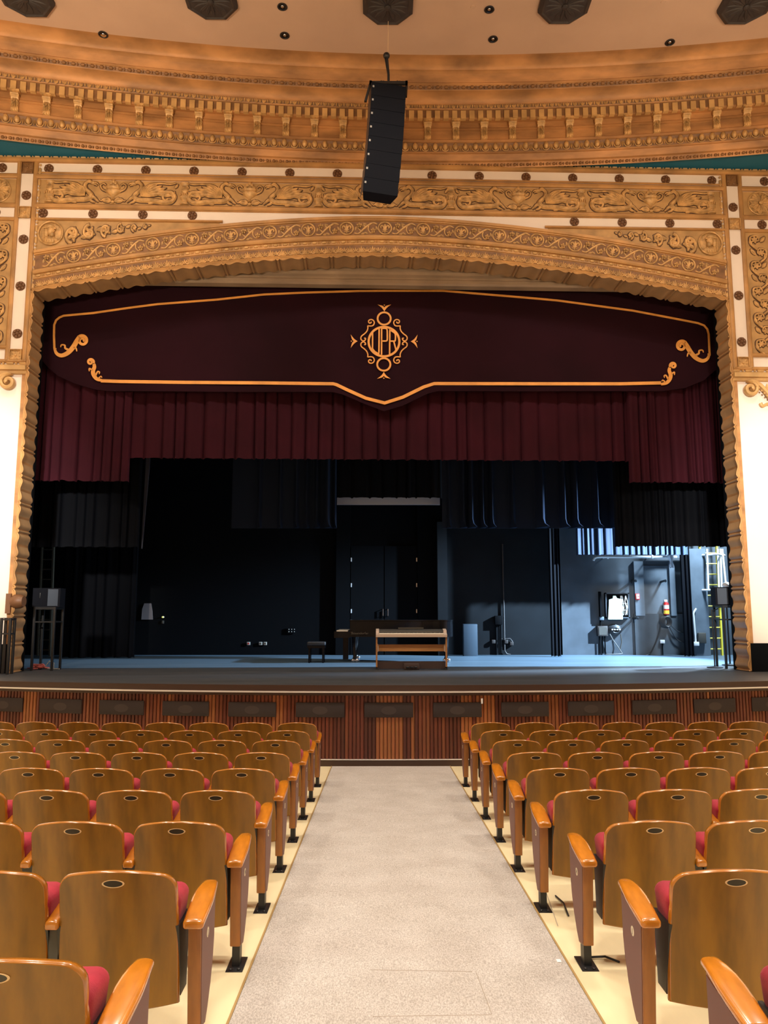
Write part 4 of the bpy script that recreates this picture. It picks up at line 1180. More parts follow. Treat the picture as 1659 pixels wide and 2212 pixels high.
def folded(x0, x1, yb, Y, ridges, label):
    a, b = atY(x0, yb, Y), atY(x1, yb, Y); xs = set([a.x, b.x]); R_ = []
    for px, w, h in ridges:
        c = atY(px, yb, Y).x; w *= 1.35; R_.append((c, w, h))
        for k in range(13): xs.add(c-w+2*w*k/12)
    for k in range(60): xs.add(a.x+(b.x-a.x)*k/60)
    xs = sorted(x for x in xs if a.x <= x <= b.x); nz = 16; vs = []
    for x in xs:
        for j in range(nz+1):
            t = j/nz; z = 11.49+(a.z-11.49)*(1-(1-t)**2.2); fl = 0.02*math.sin(x*5.1)
            kick = max(0, (0.16-(z-a.z))/0.16)**2
            e = 0
            for c, w, h in R_:
                d = (x-c)/w
                if abs(d) < 1: e = max(e, h*(0.5+0.5*math.cos(d*PI)))
            vs.append((x+kick*e*0.35, Y-fl-e*(1+0.5*kick), z))
    m_ = nz+1; n = len(xs)
    mb = MB(); mb.add(vs, [(i*m_+j, i*m_+j+1, (i+1)*m_+j+1, (i+1)*m_+j) for i in range(n-1) for j in range(nz)])
    mb.add([(x, Y+0.03, a.z) for x in xs]+[vs[i*m_+nz] for i in range(n)], [(i, i+1, n+i+1, n+i) for i in range(n-1)])
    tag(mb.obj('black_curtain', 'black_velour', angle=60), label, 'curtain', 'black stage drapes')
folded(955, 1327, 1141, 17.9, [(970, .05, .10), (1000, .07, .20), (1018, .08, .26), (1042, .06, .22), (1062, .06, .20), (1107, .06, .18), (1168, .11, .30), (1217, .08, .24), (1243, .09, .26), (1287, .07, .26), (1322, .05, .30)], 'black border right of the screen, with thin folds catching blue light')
folded(500, 727, 1141, 17.9, [(560, .05, .10), (605, .05, .10), (640, .05, .12), (662, .05, .12), (684, .06, .16), (708, .09, .20), (724, .04, .12)], 'black border left of the screen, hanging in long folds')
wc('black_curtain', 727, 955, 1076, 17.95, 'black_cloth', 35, 'shorter black border above the middle of the stage, over the pale screen edge', wmin=0.2, wmax=0.5, amp=0.05)
wc('black_curtain', 1190, 1212, 1414, 19.4, 'black_cloth', 36, 'narrow black drape reaching the floor left of the electrical panel', wmin=0.08, wmax=0.12, amp=0.04)
wc('black_curtain', 1479, 1500, 1414, 19.5, 'black_cloth', 37, 'narrow black drape reaching the floor left of the yellow ladder', wmin=0.08, wmax=0.12, amp=0.04)
wc('black_curtain', 128, 290, 1414, 19.0, 'black_cloth', 38, 'black drape reaching the floor beside the dim ladder at the left')
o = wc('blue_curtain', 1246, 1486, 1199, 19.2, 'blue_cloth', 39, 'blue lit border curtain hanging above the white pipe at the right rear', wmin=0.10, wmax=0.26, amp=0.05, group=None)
p0 = atY(305, 1185, 17.0); p1 = atY(318, 1010, 17.0)
tag(MB().prism([(p0.x, p0.z), (p0.x+0.02, p0.z), (p1.x+0.05, p1.z), (p1.x+0.10, 11.49), (p1.x+0.0, 11.49), (p1.x-0.04, p1.z)], 17.0, 17.03, 'y').obj('lit_curtain_edge', mat('lit_edge_cloth', (0.06, 0.07, 0.10), 0.8), smooth=False), 'thin grey strip painted as the lit edge of a black curtain in the left half of the dark stage', 'strip')  # added strip; light on a black curtain's edge given as a paler colour
# pale screen edge
p0, p1 = atY(728, 1088, 18.3), atY(950, 1074, 18.3)
scn = thing('projection_screen', 'pale grey bottom edge of a raised projection screen, above the middle of the stage', 'screen', (0, 0, 0))
MB().box(p0.x, p1.x, 18.29, 18.30, p0.z, 11.5).obj('fabric', 'screen_cloth', scn, smooth=False)
MB().box(p0.x, p1.x, 18.28, 18.31, p0.z-0.03, p0.z).obj('batten', 'screen_cloth', scn, smooth=False)

# ================================================================== BACK WALL OF THE STAGE
YB = 20.30
def slab(x0, x1, y0, y1, m, Y=YB, t=0.02):
    a, b = atY(x0, y1, Y), atY(x1, y0, Y); return a.x, b.x, Y-t, Y, max(a.z, DECK), b.z
def struct_box(name, x0, x1, y0, y1, m, Y=YB, t=0.02):
    return struct(MB().box(*slab(x0, x1, y0, y1, m, Y, t)).obj(name, m, smooth=False))
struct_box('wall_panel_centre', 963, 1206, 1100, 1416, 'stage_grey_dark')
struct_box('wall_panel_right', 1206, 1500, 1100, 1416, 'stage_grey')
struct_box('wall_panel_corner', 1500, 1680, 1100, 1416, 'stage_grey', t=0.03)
struct_box('trim_3', 1372, 1480, 1326, 1416, 'stage_grey', t=0.07)
# door recess in pale light grey paint
d = thing('door_1', None, None); struct(d)
MB().box(*slab(1387, 1448, 1222, 1326, '', YB-0.02, 0.02)).obj('leaf', 'stage_light', d, smooth=False)
fr = MB(); fr.box(*slab(1371, 1386, 1213, 1330, '', YB-0.02, 0.10)); fr.box(*slab(1448, 1454, 1213, 1330, '', YB-0.02, 0.08)); fr.obj('frame', 'stage_light', d, smooth=False)
struct_box('trim_4', 1497, 1520, 1186, 1416, 'stage_light', Y=YB-0.4, t=0.1)
struct_box('trim_5', 1410, 1500, 1196, 1206, 'stage_light', Y=YB-0.15, t=0.1)
# big central double door
d = thing('door_2', None, None); struct(d)
for k, (x0, x1) in enumerate(((757, 829), (831, 903))):
    lf_ = MB().box(*slab(x0, x1, 1180, 1415, '', YB, 0.06)).obj('leaf', 'stage_black', d, smooth=False)
    xh = 759 if k == 0 else 900
    for yh in (1209, 1264, 1320):
        p = atY(xh, yh, YB-0.07); MB().box(p.x-0.012, p.x+0.012, p.y-0.02, p.y, p.z-0.05, p.z+0.05).obj('hinge', 'white_paint' if k == 0 else 'steel', lf_, smooth=False)
    p = atY(827.5 if k == 0 else 838, 1323, YB-0.07)
    MB().tube([(p.x, p.y+0.02, p.z-0.09), (p.x, p.y-0.05, p.z-0.085), (p.x, p.y-0.05, p.z+0.085), (p.x, p.y+0.02, p.z+0.09)], 0.011, 6).obj('handle', 'steel', lf_)
fr = MB()
fr.box(*slab(725, 757, 1092, 1416, '', YB, 0.10)); fr.box(*slab(903, 948, 1092, 1416, '', YB, 0.10)); fr.obj('frame', 'stage_black', d, smooth=False)
struct_box('trim_6', 945, 963, 1130, 1416, 'stage_grey_dark', Y=YB-0.1, t=0.3)

def wallthing(name, label, cat, px, py, Y=YB-0.03, group=None):
    p = atY(px, py, Y); return thing(name, label, cat, (p.x, p.y, p.z), 0, group)
# electrical panel, open and lit, with a sheet of paper
e = wallthing('electrical_panel', 'open electrical panel with exposed wiring on the grey wall at the right rear', 'electrical panel', 1331, 1308)
w_, h_ = 0.31, 0.33
MB().box(-w_, w_, -0.08, -0.0, -h_, h_).obj('box', 'stage_black', e, smooth=False)
f_ = MB()
for b in ((-w_, w_, h_-0.03, h_), (-w_, w_, -h_, -h_+0.03), (-w_, -w_+0.03, -h_, h_), (w_-0.03, w_, -h_, h_)): f_.box(b[0], b[1], -0.13, -0.08, b[2], b[3])
f_.obj('frame', 'stage_grey', e, smooth=False)
wi = MB(); rn = random.Random(4)
for i in range(7):
    x0 = 0.08+rn.random()*0.18; wi.tube([(x0, -0.10, 0.25), (x0+rn.uniform(-.05, .05), -0.12, 0.1), (x0+rn.uniform(-.06, .06), -0.12, -0.05), (x0+rn.uniform(-.03, .03), -0.10, -0.25)], 0.008, 5)
for z in (0.05, -0.12): wi.tube([(0.05, -0.1, z), (0.27, -0.1, z)], 0.008, 5)
wi.obj('wire', 'white_paint', e)
MB().box(-0.46, -0.42, -0.14, 0, -0.30, 0.36).obj('open_door', 'stage_black', e, smooth=False)
pc = MB(); pc.prism([(-0.27, -0.36), (0.11, -0.36), (0.12, 0.16), (-0.02, 0.19), (-0.05, 0.25), (-0.12, 0.25), (-0.13, 0.18), (-0.23, 0.15), (-0.24, 0.0)], -0.165, -0.155, 'y')
o = pc.obj('paper_sheet', 'paper', smooth=False); o.location = e.location
tag(o, 'white and pale green sheet hung over the open electrical panel', 'sheet')
def hookbar(px, py, lab):
    g = wallthing('wall_hook', lab, 'hook', px, py, group='black hooks on the grey wall')
    MB().tube([(0, 0, 0), (0, -0.35, 0.02), (-0.02, -0.40, 0.0)], 0.03, 8).obj('bar', 'rubber', g)
hookbar(1364, 1257, 'black hook jutting from the grey wall above the electrical panel')
hookbar(1368, 1336, 'black hook jutting from the grey wall below the electrical panel')
hookbar(1427, 1257, 'black hook jutting from the pale door above the fire extinguisher')
# fire alarm, extinguisher
g = wallthing('fire_alarm', 'small red and white fire alarm box left of the pale door', 'fire alarm', 1376, 1289, YB-0.12)
MB().rbox(-0.055, 0.055, -0.05, 0, -0.08, 0.08, 0.01, 1).obj('box', 'red_paint', g); MB().rbox(-0.035, 0.04, -0.065, -0.048, -0.055, 0.06, 0.008, 1).obj('face', 'white_paint', g); MB().box(-0.01, 0.035, -0.07, -0.066, 0.0, 0.012).obj('pull_bar', 'red_paint', g)
g = wallthing('fire_extinguisher', 'fire extinguisher with white and yellow labels on the wall beside the pale door', 'fire extinguisher', 1439, 1312, YB-0.14)
MB().lathe([(0.001, -0.19), (0.06, -0.19), (0.07, -0.17), (0.07, 0.08), (0.055, 0.12), (0.022, 0.14), (0.02, 0.16), (0.001, 0.16)], 16).obj('cylinder', 'red_paint', g)
MB().lathe([(0.0715, -0.04), (0.0715, 0.06)], 16).obj('label', 'white_paint', g); MB().lathe([(0.0715, -0.165), (0.0715, -0.08)], 16).obj('label', 'yellow_label', g)
MB().rbox(-0.05, 0.03, -0.03, 0.03, 0.14, 0.20, 0.01, 1).obj('valve', 'white_paint', g); MB().tube([(-0.03, 0, 0.16), (-0.08, -0.02, 0.1), (-0.085, -0.02, -0.12)], 0.012, 6).obj('hose', 'rubber', g)
# coiled hose with trailing leads
g = wallthing('coiled_cable', 'black cable coiled on the wall below the extinguisher, its ends trailing down', 'cable', 1436, 1343, YB-0.12)
c = MB()
for k in range(5): c.tube([(0.02*k-0.03+0.10*math.cos(a), -0.02*k, 0.0+0.13*math.sin(a)) for a in [i*PI/10 for i in range(20)]], 0.016, 6, closed=True)
c.obj('coil', 'rubber', g)
for pts in ([(-0.1, 0, -0.02), (-0.16, 0, -0.3), (-0.30, 0, -0.62), (-0.45, -0.02, -0.83), (-0.75, -0.1, -0.90)], [(0.1, 0, -0.1), (0.22, -0.02, -0.36), (0.35, -0.02, -0.50), (0.58, -0.03, -0.56)], [(0.1, 0, 0.0), (0.2, -0.03, -0.15), (0.35, -0.03, -0.26), (0.55, -0.03, -0.26), (0.75, -0.06, -0.12)]):
    q = []
    for i in range(len(pts)-1):
        p0, p1, p2, p3 = [Vector(pts[max(0, min(len(pts)-1, i+d))]) for d in (-1, 0, 1, 2)]
        for t in (0, .25, .5, .75): q.append(0.5*((2*p1)+(p2-p0)*t+(2*p0-5*p1+4*p2-p3)*t*t+(3*p1-p0-3*p2+p3)*t**3))
    q.append(Vector(pts[-1])); MB().tube(q, 0.015, 6).obj('lead', 'rubber', g)
g = wallthing('wall_outlet', 'white wall outlet low on the right rear wall, with a dark conduit below', 'outlet', 1430, 1386, YB-0.08)
MB().rbox(-0.06, 0.06, -0.05, 0, -0.045, 0.045, 0.01, 1).obj('box', 'white_paint', g); MB().tube([(0, -0.02, -0.04), (0, -0.02, -0.37)], 0.014, 6).obj('conduit', 'stage_black', g)
# breaker box and disconnects
g = wallthing('breaker_box', 'dark grey breaker box on conduits at the foot of the right rear wall', 'breaker box', 1299, 1363, YB-0.03)
MB().rbox(-0.13, 0.13, -0.14, 0, -0.13, 0.13, 0.01, 1).obj('box', 'grille_dark', g); MB().box(-0.10, 0.10, -0.15, -0.14, -0.10, 0.10).obj('door', 'grey_metal', g, smooth=False)
for x in (-0.07, 0.01, 0.07): MB().tube([(x, -0.05, -0.12), (x, -0.05, -0.58)], 0.018, 6).obj('conduit', 'stage_black', g)
MB().tube([(-0.03, -0.05, 0.12), (-0.03, -0.05, 0.30)], 0.02, 6).obj('conduit', 'stage_black', g)
MB().rbox(-0.06, 0.05, -0.12, 0, 0.28, 0.37, 0.01, 1).obj('junction', 'stage_light', g)
g = wallthing('cable_bundle', 'round bundle of black cables and plugs beside the breaker box', 'cables', 1327, 1361, YB-0.05)
c = MB()
for k in range(5): c.tube([((0.17-0.02*k)*math.cos(a), -0.03*k, (0.13-0.015*k)*math.sin(a)) for a in [i*PI/10 for i in range(20)]], 0.02, 6, closed=True)
c.obj('coil', 'rubber', g)
for i in range(4): MB().rbox(-0.12+i*0.065, -0.08+i*0.065, -0.17, -0.14, 0.0, 0.03, 0.005, 1).obj('plug', 'white_paint', g)
for pts in ([(-0.15, -0.1, -0.1), (-0.08, -0.12, -0.25), (0.05, -0.15, -0.45), (0.13, -0.18, -0.6)], [(0.13, -0.1, -0.1), (0.15, -0.1, -0.3), (0.10, -0.1, -0.5)], [(0.13, -0.18, -0.6), (-0.1, -0.2, -0.61), (-0.30, -0.18, -0.62)]):
    MB().tube(pts, 0.014, 6).obj('lead', 'grey_metal', g)
# conduits on the centre panel
g = wallthing('switch_box', 'black switch box on conduits on the wall behind the grand piano', 'switch box', 1076, 1340, YB-0.03)
MB().rbox(-0.10, 0.10, -0.12, 0, -0.11, 0.12, 0.01, 1).obj('box', 'stage_black', g)
for x in (-0.06, -0.02, 0.02, 0.06): MB().tube([(x, -0.05, -0.1), (x, -0.05, -0.85)], 0.013, 6).obj('conduit', 'stage_black', g)
MB().tube([(0.15, -0.04, 2.0), (0.15, -0.04, -0.78), (0.20, -0.04, -0.86), (0.30, -0.04, -0.88)], 0.018, 6).obj('conduit', 'grille_dark', g)
for x, z in ((0.19, -0.55), (0.33, -0.6), (-0.14, -0.55)): MB().rbox(x-0.05, x+0.05, -0.08, 0, z-0.05, z+0.05, 0.02, 2).obj('junction', 'grille_dark', g)
MB().tube([(0.05, -0.03, -0.48), (0.3, -0.03, -0.47), (0.36, -0.03, -0.55)], 0.014, 6).obj('conduit', 'grille_dark', g)
bx = atY(1013, 1413, 19.9); a, b = atY(999, 1350, 19.9), atY(1029, 1350, 19.9)
tag(MB().rbox(a.x, b.x, 19.7, 19.95, DECK, atY(1013, 1348, 19.9).z, 0.01, 1).obj('crate', 'box_blue', smooth=True), 'plain blue-grey upright crate against the rear wall right of the pianos', 'crate')
# white pipe with a cloth
p = [atY(x, y, YB-0.45) for x, y in ((1282, 1211), (1284, 1206), (1289, 1203.5), (1297, 1203), (1380, 1203), (1462, 1203.5))]
g = thing('pipe', 'long white pipe running across the right rear wall under the blue curtain', 'pipe')
MB().tube(p, 0.032, 8).obj('tube', 'white_paint', g)
for x in (1313, 1409):
    c = atY(x, 1203, YB-0.45); MB().tube([(c.x-0.02, c.y, c.z), (c.x+0.02, c.y, c.z)], 0.05, 8).obj('coupling', 'white_paint', g); MB().box(c.x-0.01, c.x+0.01, c.y, YB-0.02, c.z-0.01, c.z+0.01).obj('strut', 'white_paint', g)
c = atY(1447, 1203, YB-0.48)
def rag(a, b):
    z = 0.06-0.34*b; w = 0.07*(1-0.45*b)+0.02*math.sin(b*9)
    return (c.x+0.01+w*math.cos(a*2*PI)+0.02*b, c.y-0.02+(0.05+0.015*math.sin(a*30))*math.sin(a*2*PI), c.z+z+0.012*math.sin(a*13))
tag(MB().grid(rag, 26, 12).obj('cloth', 'white_cloth'), 'white rag knotted over the right end of the white pipe', 'cloth')
# yellow caged ladder
def ladder(name, label, x0b, x1b, x0t, x1t, yb, yt, Y, m, rungs, cage=False, base=DECK):
    A, B = atY(x0b, yb, Y), atY(x1b, yb, Y); A.z = B.z = base; Ct, Dt = atY(x0t, yt, Y), atY(x1t, yt, Y)
    g = thing(name, label, 'ladder', ((A.x+B.x)/2, Y, base)); o = Vector(g.location)
    for p0, p1 in ((A, Ct), (B, Dt)):
        d = p1-p0; q = p0+d*1.25
        MB().box(-0.04, 0.04, -0.02, 0.02, 0, (q-p0).length, Matrix.Translation(p0-o) @ d.to_track_quat('Z', 'Y').to_matrix().to_4x4()).obj('rail', m, g, smooth=False)
    for i in range(rungs):
        t = (i+0.6)/rungs*1.2
        MB().tube([A+(Ct-A)*t-o, B+(Dt-B)*t-o], 0.018, 6).obj('rung', m, g)
    return g, A, B, Ct, Dt
g, A, B, Ct, Dt = ladder('ladder', 'yellow wall ladder with pale cage hoops at the right rear of the stage', 1519, 1560, 1511, 1548, 1414, 1186, 20.0, 'yellow_paint', 12)
o = Vector(g.location)
for yy in (1200, 1275):
    q0, q1 = atY(1508, yy, 19.9), atY(1565, yy, 19.9)
    MB().tube([q0-o, Vector(((q0.x+q1.x)/2, 19.5, q0.z))-o, q1-o], 0.03, 6).obj('cage_hoop', 'white_paint', g)
for xx in (1527, 1550, 1556):
    q0, q1 = atY(xx, 1186, 19.7), atY(xx+3, 1272, 19.7); MB().tube([q0-o, q1-o], 0.025, 6).obj('cage_bar', 'white_paint', g)
q0, q1 = atY(1560, 1186, 19.7), atY(1568, 1265, 19.7); MB().tube([q0-o, q1-o], 0.025, 6).obj('cage_bar', 'white_paint', g)
ladder('ladder', 'dim grey-brown ladder standing in the left wing of the dark stage', 82, 108, 92, 116, 1414, 1182, 19.8, 'ladder_grey', 13)
# conduit beside the ladder
g = wallthing('conduit_run', 'pale bent conduit with a small box left of the yellow ladder', 'conduit', 1503, 1390, YB-0.55)
MB().tube([(0, 0, 0), (-0.02, 0, 0.75), (0.0, 0, 0.80), (0.06, 0, 0.88)], 0.025, 8).obj('tube', 'white_paint', g); MB().rbox(-0.07, 0.07, -0.05, 0.05, -0.06, 0.04, 0.01, 1).obj('junction', 'white_paint', g)
MB().rbox(0.06, 0.26, -0.05, 0.05, 0.0, 0.27, 0.02, 1).obj('switch_box', 'grey_metal', g)
# dark items at the left rear: coat-like sheet, light, outlets
g = wallthing('hanging_sheet', 'dim grey sheet hung on the dark rear wall at the left', 'sheet', 317, 1320, YB)
MB().prism([(-0.13, -0.22), (0.17, -0.22), (0.15, 0.0), (0.11, 0.20), (-0.07, 0.20), (-0.12, 0.05)], -0.01, 0, 'y').obj('fabric', mat('dim_sheet', (0.17, 0.15, 0.15), 0.8), g, smooth=False)
g = wallthing('pilot_lamp', 'tiny glowing yellow-green lamp on the dark left rear wall', 'lamp', 352, 1333, YB)
lm = bpy.data.materials.new('lamp_glow'); lm.use_nodes = True; bs = lm.node_tree.nodes['Principled BSDF']; bs.inputs['Emission Color'].default_value = (0.75, 0.8, 0.1, 1); bs.inputs['Emission Strength'].default_value = 0.9
MB().ball((0, 0, 0), 0.035, 0.02, 0.022).obj('bulb', lm, g); MB().rbox(-0.03, 0.03, 0, 0.02, -0.17, -0.09, 0.005, 1).obj('socket', 'grey_metal', g)
for x, y, w in ((537, 1390, 'leftmost of three'), (563, 1390, 'middle of three'), (573, 1390, 'rightmost of three')):
    g = wallthing('wall_outlet', 'small pale outlet low on the dark rear wall, %s in the row' % w, 'outlet', x, y, YB-0.0, 'outlets low on the dark rear wall')
    MB().rbox(-0.045, 0.045, -0.02, 0, -0.04, 0.04, 0.005, 1).obj('plate', 'outlet', g); MB().box(-0.02, 0.02, -0.024, -0.02, -0.02, 0.02).obj('socket', 'red_paint' if x == 537 else 'ink', g)
g = wallthing('jack_panel', 'small dark panel with two rows of jacks on the rear wall, above the outlets', 'panel', 630, 1362, YB)
MB().box(-0.11, 0.11, -0.02, 0, -0.07, 0.07).obj('plate', 'stage_black', g, smooth=False)
for i in range(3):
    for z in (-0.03, 0.03): MB().ball((-0.07+i*0.07, -0.025, z), 0.013, 0.01, 0.013, n=6, m=4).obj('jack', 'outlet', g)

# ================================================================== PIANOS, BENCH
XA, XB, PYF = -0.07, 1.306, 15.02
g = thing('digital_piano', 'light wood digital piano with pedals, standing at the centre front of the stage', 'piano', ((XA+XB)/2, PYF, DECK))
hw = (XB-XA)/2
c = MB(); c.prism([(0.0, 0.62), (0.0, 0.665), (0.10, 0.70), (0.14, 0.745), (0.34, 0.775), (0.34, 0.62)][::-1], -hw, -hw+0.06, 'x'); c.prism([(0.0, 0.62), (0.0, 0.665), (0.10, 0.70), (0.14, 0.745), (0.34, 0.775), (0.34, 0.62)][::-1], hw-0.06, hw, 'x')
c.box(-hw+0.06, hw-0.06, 0.0, 0.34, 0.62, 0.675); c.obj('keybed', 'piano_top', g, smooth=False)
kk = MB()
nk = 52; kw = (2*hw-0.13)/nk
for i in range(nk): kk.box(-hw+0.065+i*kw, -hw+0.065+(i+1)*kw-0.001, 0.01, 0.15, 0.675, 0.697)
kk.obj('white_keys', 'ivory', g, smooth=False)
kk = MB()
for i in range(nk-1):
    if i % 7 in (0, 1, 3, 4, 5): kk.box(-hw+0.065+(i+1)*kw-0.006, -hw+0.065+(i+1)*kw+0.006, 0.06, 0.15, 0.695, 0.708)
kk.obj('black_keys', 'piano_black', g, smooth=False)
MB().prism([(0.15, 0.70), (0.16, 0.735), (0.34, 0.765), (0.34, 0.70)][::-1], -hw+0.06, hw-0.06, 'x').obj('control_panel', 'grey_metal', g, smooth=False)
MB().box(-0.25, 0.25, 0.30, 0.32, 0.77, 0.80).obj('music_rest', 'grey_metal', g, smooth=False)
for sx in (-1, 1):
    x0 = sx*hw; c = MB(); lo, hi = sorted((x0, x0-sx*0.03)); c.box(lo, hi, 0.03, 0.10, 0.03, 0.62); c.box(lo, hi, 0.03, 0.36, 0.0, 0.05); c.obj('leg', 'piano_wood', g, smooth=False)
    lo, hi = sorted((x0-sx*0.0, x0-sx*0.055)); MB().box(lo, hi, 0.0, 0.36, 0.0, 0.03).obj('foot', 'rubber', g, smooth=False)
    c = MB(); c.prism([(x0-sx*0.03, 0.33), (x0-sx*0.055, 0.35), (x0-sx*0.055, 0.47), (x0-sx*0.03, 0.49)], 0.10, 0.13, 'y'); c.obj('joint', 'piano_top', g, smooth=False)
MB().box(-hw+0.045, hw-0.045, 0.13, 0.15, 0.345, 0.475).obj('crossboard', 'piano_wood', g, smooth=False)
MB().box(-hw+0.03, hw-0.03, 0.12, 0.16, 0.01, 0.155).obj('base_board', 'brown_base', g, smooth=False)
MB().rbox(-0.15, 0.15, 0.02, 0.14, 0.0, 0.12, 0.012, 1).obj('pedal_box', 'brown_base', g)
for x in (-0.08, 0.0, 0.08): MB().rbox(x-0.028, x+0.028, -0.05, 0.03, 0.035, 0.065, 0.012, 2).obj('pedal', 'black_metal', g)

# grand piano: keyboard end to the left, tail to the right
g = thing('grand_piano', 'glossy black grand piano with gold lettering, behind the digital piano', 'piano', (0.5, 17.2, DECK))
out = spline([(-1.15, -0.05), (-0.6, -0.10), (0.0, -0.10), (0.55, -0.02), (0.95, -0.10), (1.13, 0.15), (1.05, 0.45), (0.8, 0.62), (0.0, 1.0), (-0.9, 1.35), (-1.15, 1.40)], 5)
MB().prism(out, 0.56, 0.90, 'z').obj('case', 'piano_black', g)
MB().prism([(x*1.01, y*1.02-0.01) for x, y in out], 0.905, 0.93, 'z').obj('lid', 'piano_black', g)
c = MB(); c.prism(spline([(-1.50, -0.08), (-1.40, -0.08), (-1.15, -0.06)], 2)+[(-1.15, 1.40), (-1.50, 1.40)], 0.54, 0.68, 'z'); c.obj('key_bed', 'piano_black', g, smooth=False)
MB().box(-1.45, -1.20, 0.0, 1.32, 0.68, 0.70).obj('keys', 'ivory', g, smooth=False)
for (x, y) in ((-1.05, 0.10), (-1.05, 1.15), (0.98, 0.12)):
    l = MB(); l.lathe([(0.001, 0.56), (0.07, 0.56), (0.06, 0.45), (0.035, 0.12), (0.05, 0.08), (0.001, 0.08)], 10, Matrix.Translation((x, y, 0))); lo = l.obj('leg', 'piano_black', g)
    MB().ball((x-0.03, y, 0.045), 0.045, 0.03, 0.045, n=10, m=8).obj('caster', 'steel', lo); MB().ball((x+0.05, y, 0.045), 0.045, 0.03, 0.045, n=10, m=8).obj('caster', 'steel', lo)
MB().box(-1.32, -1.20, 0.3, 0.5, 0.05, 0.56).obj('pedal_lyre', 'piano_black', g, smooth=False)
tx = text_mesh('B\u00f6sendorfer', 0.075, 0.002)
q = MB(); q.merge(tx, Matrix.Translation((-0.93, -0.108, 0.64)) @ Matrix.Rotation(PI/2, 4, 'X')); q.obj('lettering', 'gold_letter', g, smooth=False)
g = thing('piano_bench', 'low black padded piano bench at the left end of the grand piano', 'bench', (-1.38, 17.0, DECK))
MB().rbox(-0.20, 0.20, 0.0, 0.34, 0.38, 0.46, 0.02, 2).obj('seat', 'rubber', g); MB().box(-0.19, 0.19, 0.01, 0.33, 0.32, 0.38).obj('frame', 'piano_black', g, smooth=False)
for x in (-0.17, 0.13):
    for y in (0.02, 0.28): MB().box(x, x+0.04, y, y+0.04, 0, 0.33).obj('leg', 'piano_black', g, smooth=False)

# ================================================================== SPEAKERS ON STANDS, BITS ON THE DECK
def stand(x0, x1, y0, y1, h, label, extra=False):
    g = thing('speaker_stand', label, 'stand', ((x0+x1)/2, (y0+y1)/2, DECK)); o = Vector(g.location)
    for x in (x0, x1):
        for y in (y0, y1):
            MB().box(x-0.02-o.x, x+0.02-o.x, y-0.02-o.y, y+0.02-o.y, 0, h).obj('leg', 'black_metal', g, smooth=False)
    for z in (h-0.03, h-0.28):
        c = MB()
        for y in (y0, y1): c.box(x0-o.x, x1-o.x, y-0.012-o.y, y+0.012-o.y, z, z+0.025)
        for x in (x0, x1): c.box(x-0.012-o.x, x+0.012-o.x, y0-o.y, y1-o.y, z, z+0.025)
        c.obj('frame', 'black_metal', g, smooth=False)
    MB().box(x0-0.02-o.x, x1+0.02-o.x, y0-0.02-o.y, y1+0.02-o.y, h, h+0.015).obj('shelf', 'black_metal', g, smooth=False)
    return g
def wedge(x, y, z, rz, label, w=0.25, h=0.36, flip=1):
    g = thing('loudspeaker', label, 'loudspeaker', (x, y, z), rz)
    c = MB(); c.prism([(-w*1.0, -0.17), (-w*0.1, -0.17), (w, -0.10), (w, 0.12), (-w*0.4, 0.17), (-w*1.2, 0.05)][::-1] if False else [(-w, -0.16), (w*0.15, -0.20), (w, -0.12), (w, 0.16), (-w, 0.16)], 0.0, h, 'z', Matrix.Diagonal((flip, 1, 1, 1)))
    c.obj('cabinet', 'speaker_black', g, smooth=False)
    c = MB(); c.box(w*0.2, w-0.02, -0.006, 0.0, 0.02, h-0.02, Matrix.Diagonal((flip, 1, 1, 1)) @ Matrix.Translation((0, -0.17, 0)) @ Matrix.Rotation(math.radians(20), 4, 'Z') if False else Matrix.Diagonal((flip, 1, 1, 1)) @ Matrix.Translation((w*0.15, -0.203, 0)) @ Matrix.Rotation(math.atan2(0.08, w*0.85), 4, 'Z') @ Matrix.Translation((-w*0.2+0.01, 0, 0)))
    c.obj('grille', 'speaker_front', g, smooth=False)
    MB().rbox(-w*0.45, -w*0.38, -0.195, -0.165, h*0.45, h*0.75, 0.008, 1, Matrix.Diagonal((flip, 1, 1, 1))).obj('handle', 'rubber', g)
    return g
stand(-6.58, -6.20, 14.84, 15.22, 1.18, 'tall black four-legged stand holding the loudspeaker at the left edge of the stage')
wedge(-6.40, 15.02, DECK+1.195, 0.05, 'dark wedge loudspeaker on a tall stand at the left edge of the stage')
stand(-6.76, -6.60, 13.93, 14.09, 0.98, 'smaller black stand in front of the left gold jamb, beside the loudspeaker stand')
stand(6.80, 7.22, 15.30, 15.72, 1.22, 'tall black four-legged stand holding the loudspeaker at the right edge of the stage')
wedge(6.98, 15.48, DECK+1.235, -0.1, 'black wedge loudspeaker on a tall stand at the right edge of the stage', w=0.27, flip=-1)
# music-stand-like pole lamp at right
g = thing('lamp_stand', 'thin black pole stand with a small pale lamp, behind the right loudspeaker', 'lamp', (7.28, 16.2, DECK))
MB().tube([(0, 0, 0.02), (0, 0, 1.62)], 0.018, 8).obj('pole', 'black_metal', g); MB().lathe([(0.001, 0), (0.16, 0), (0.16, 0.02), (0.02, 0.04), (0.001, 0.04)], 16).obj('base', 'black_metal', g); MB().ball((0, -0.03, 1.66), 0.08, 0.08, 0.07, n=14, m=10).obj('shade', 'white_paint', g)
g = thing('cable_stand', 'slim black microphone stand on a round base beside the right speaker stand', 'stand', (6.68, 15.55, DECK))
MB().tube([(0, 0, 0.02), (0, 0, 1.15)], 0.014, 8).obj('pole', 'black_metal', g); MB().lathe([(0.001, 0), (0.15, 0), (0.15, 0.015), (0.02, 0.03), (0.001, 0.03)], 16).obj('base', 'black_metal', g)
MB().tube([(0, 0, 1.12), (0.15, 0.05, 1.17)], 0.011, 6).obj('boom', 'black_metal', g)
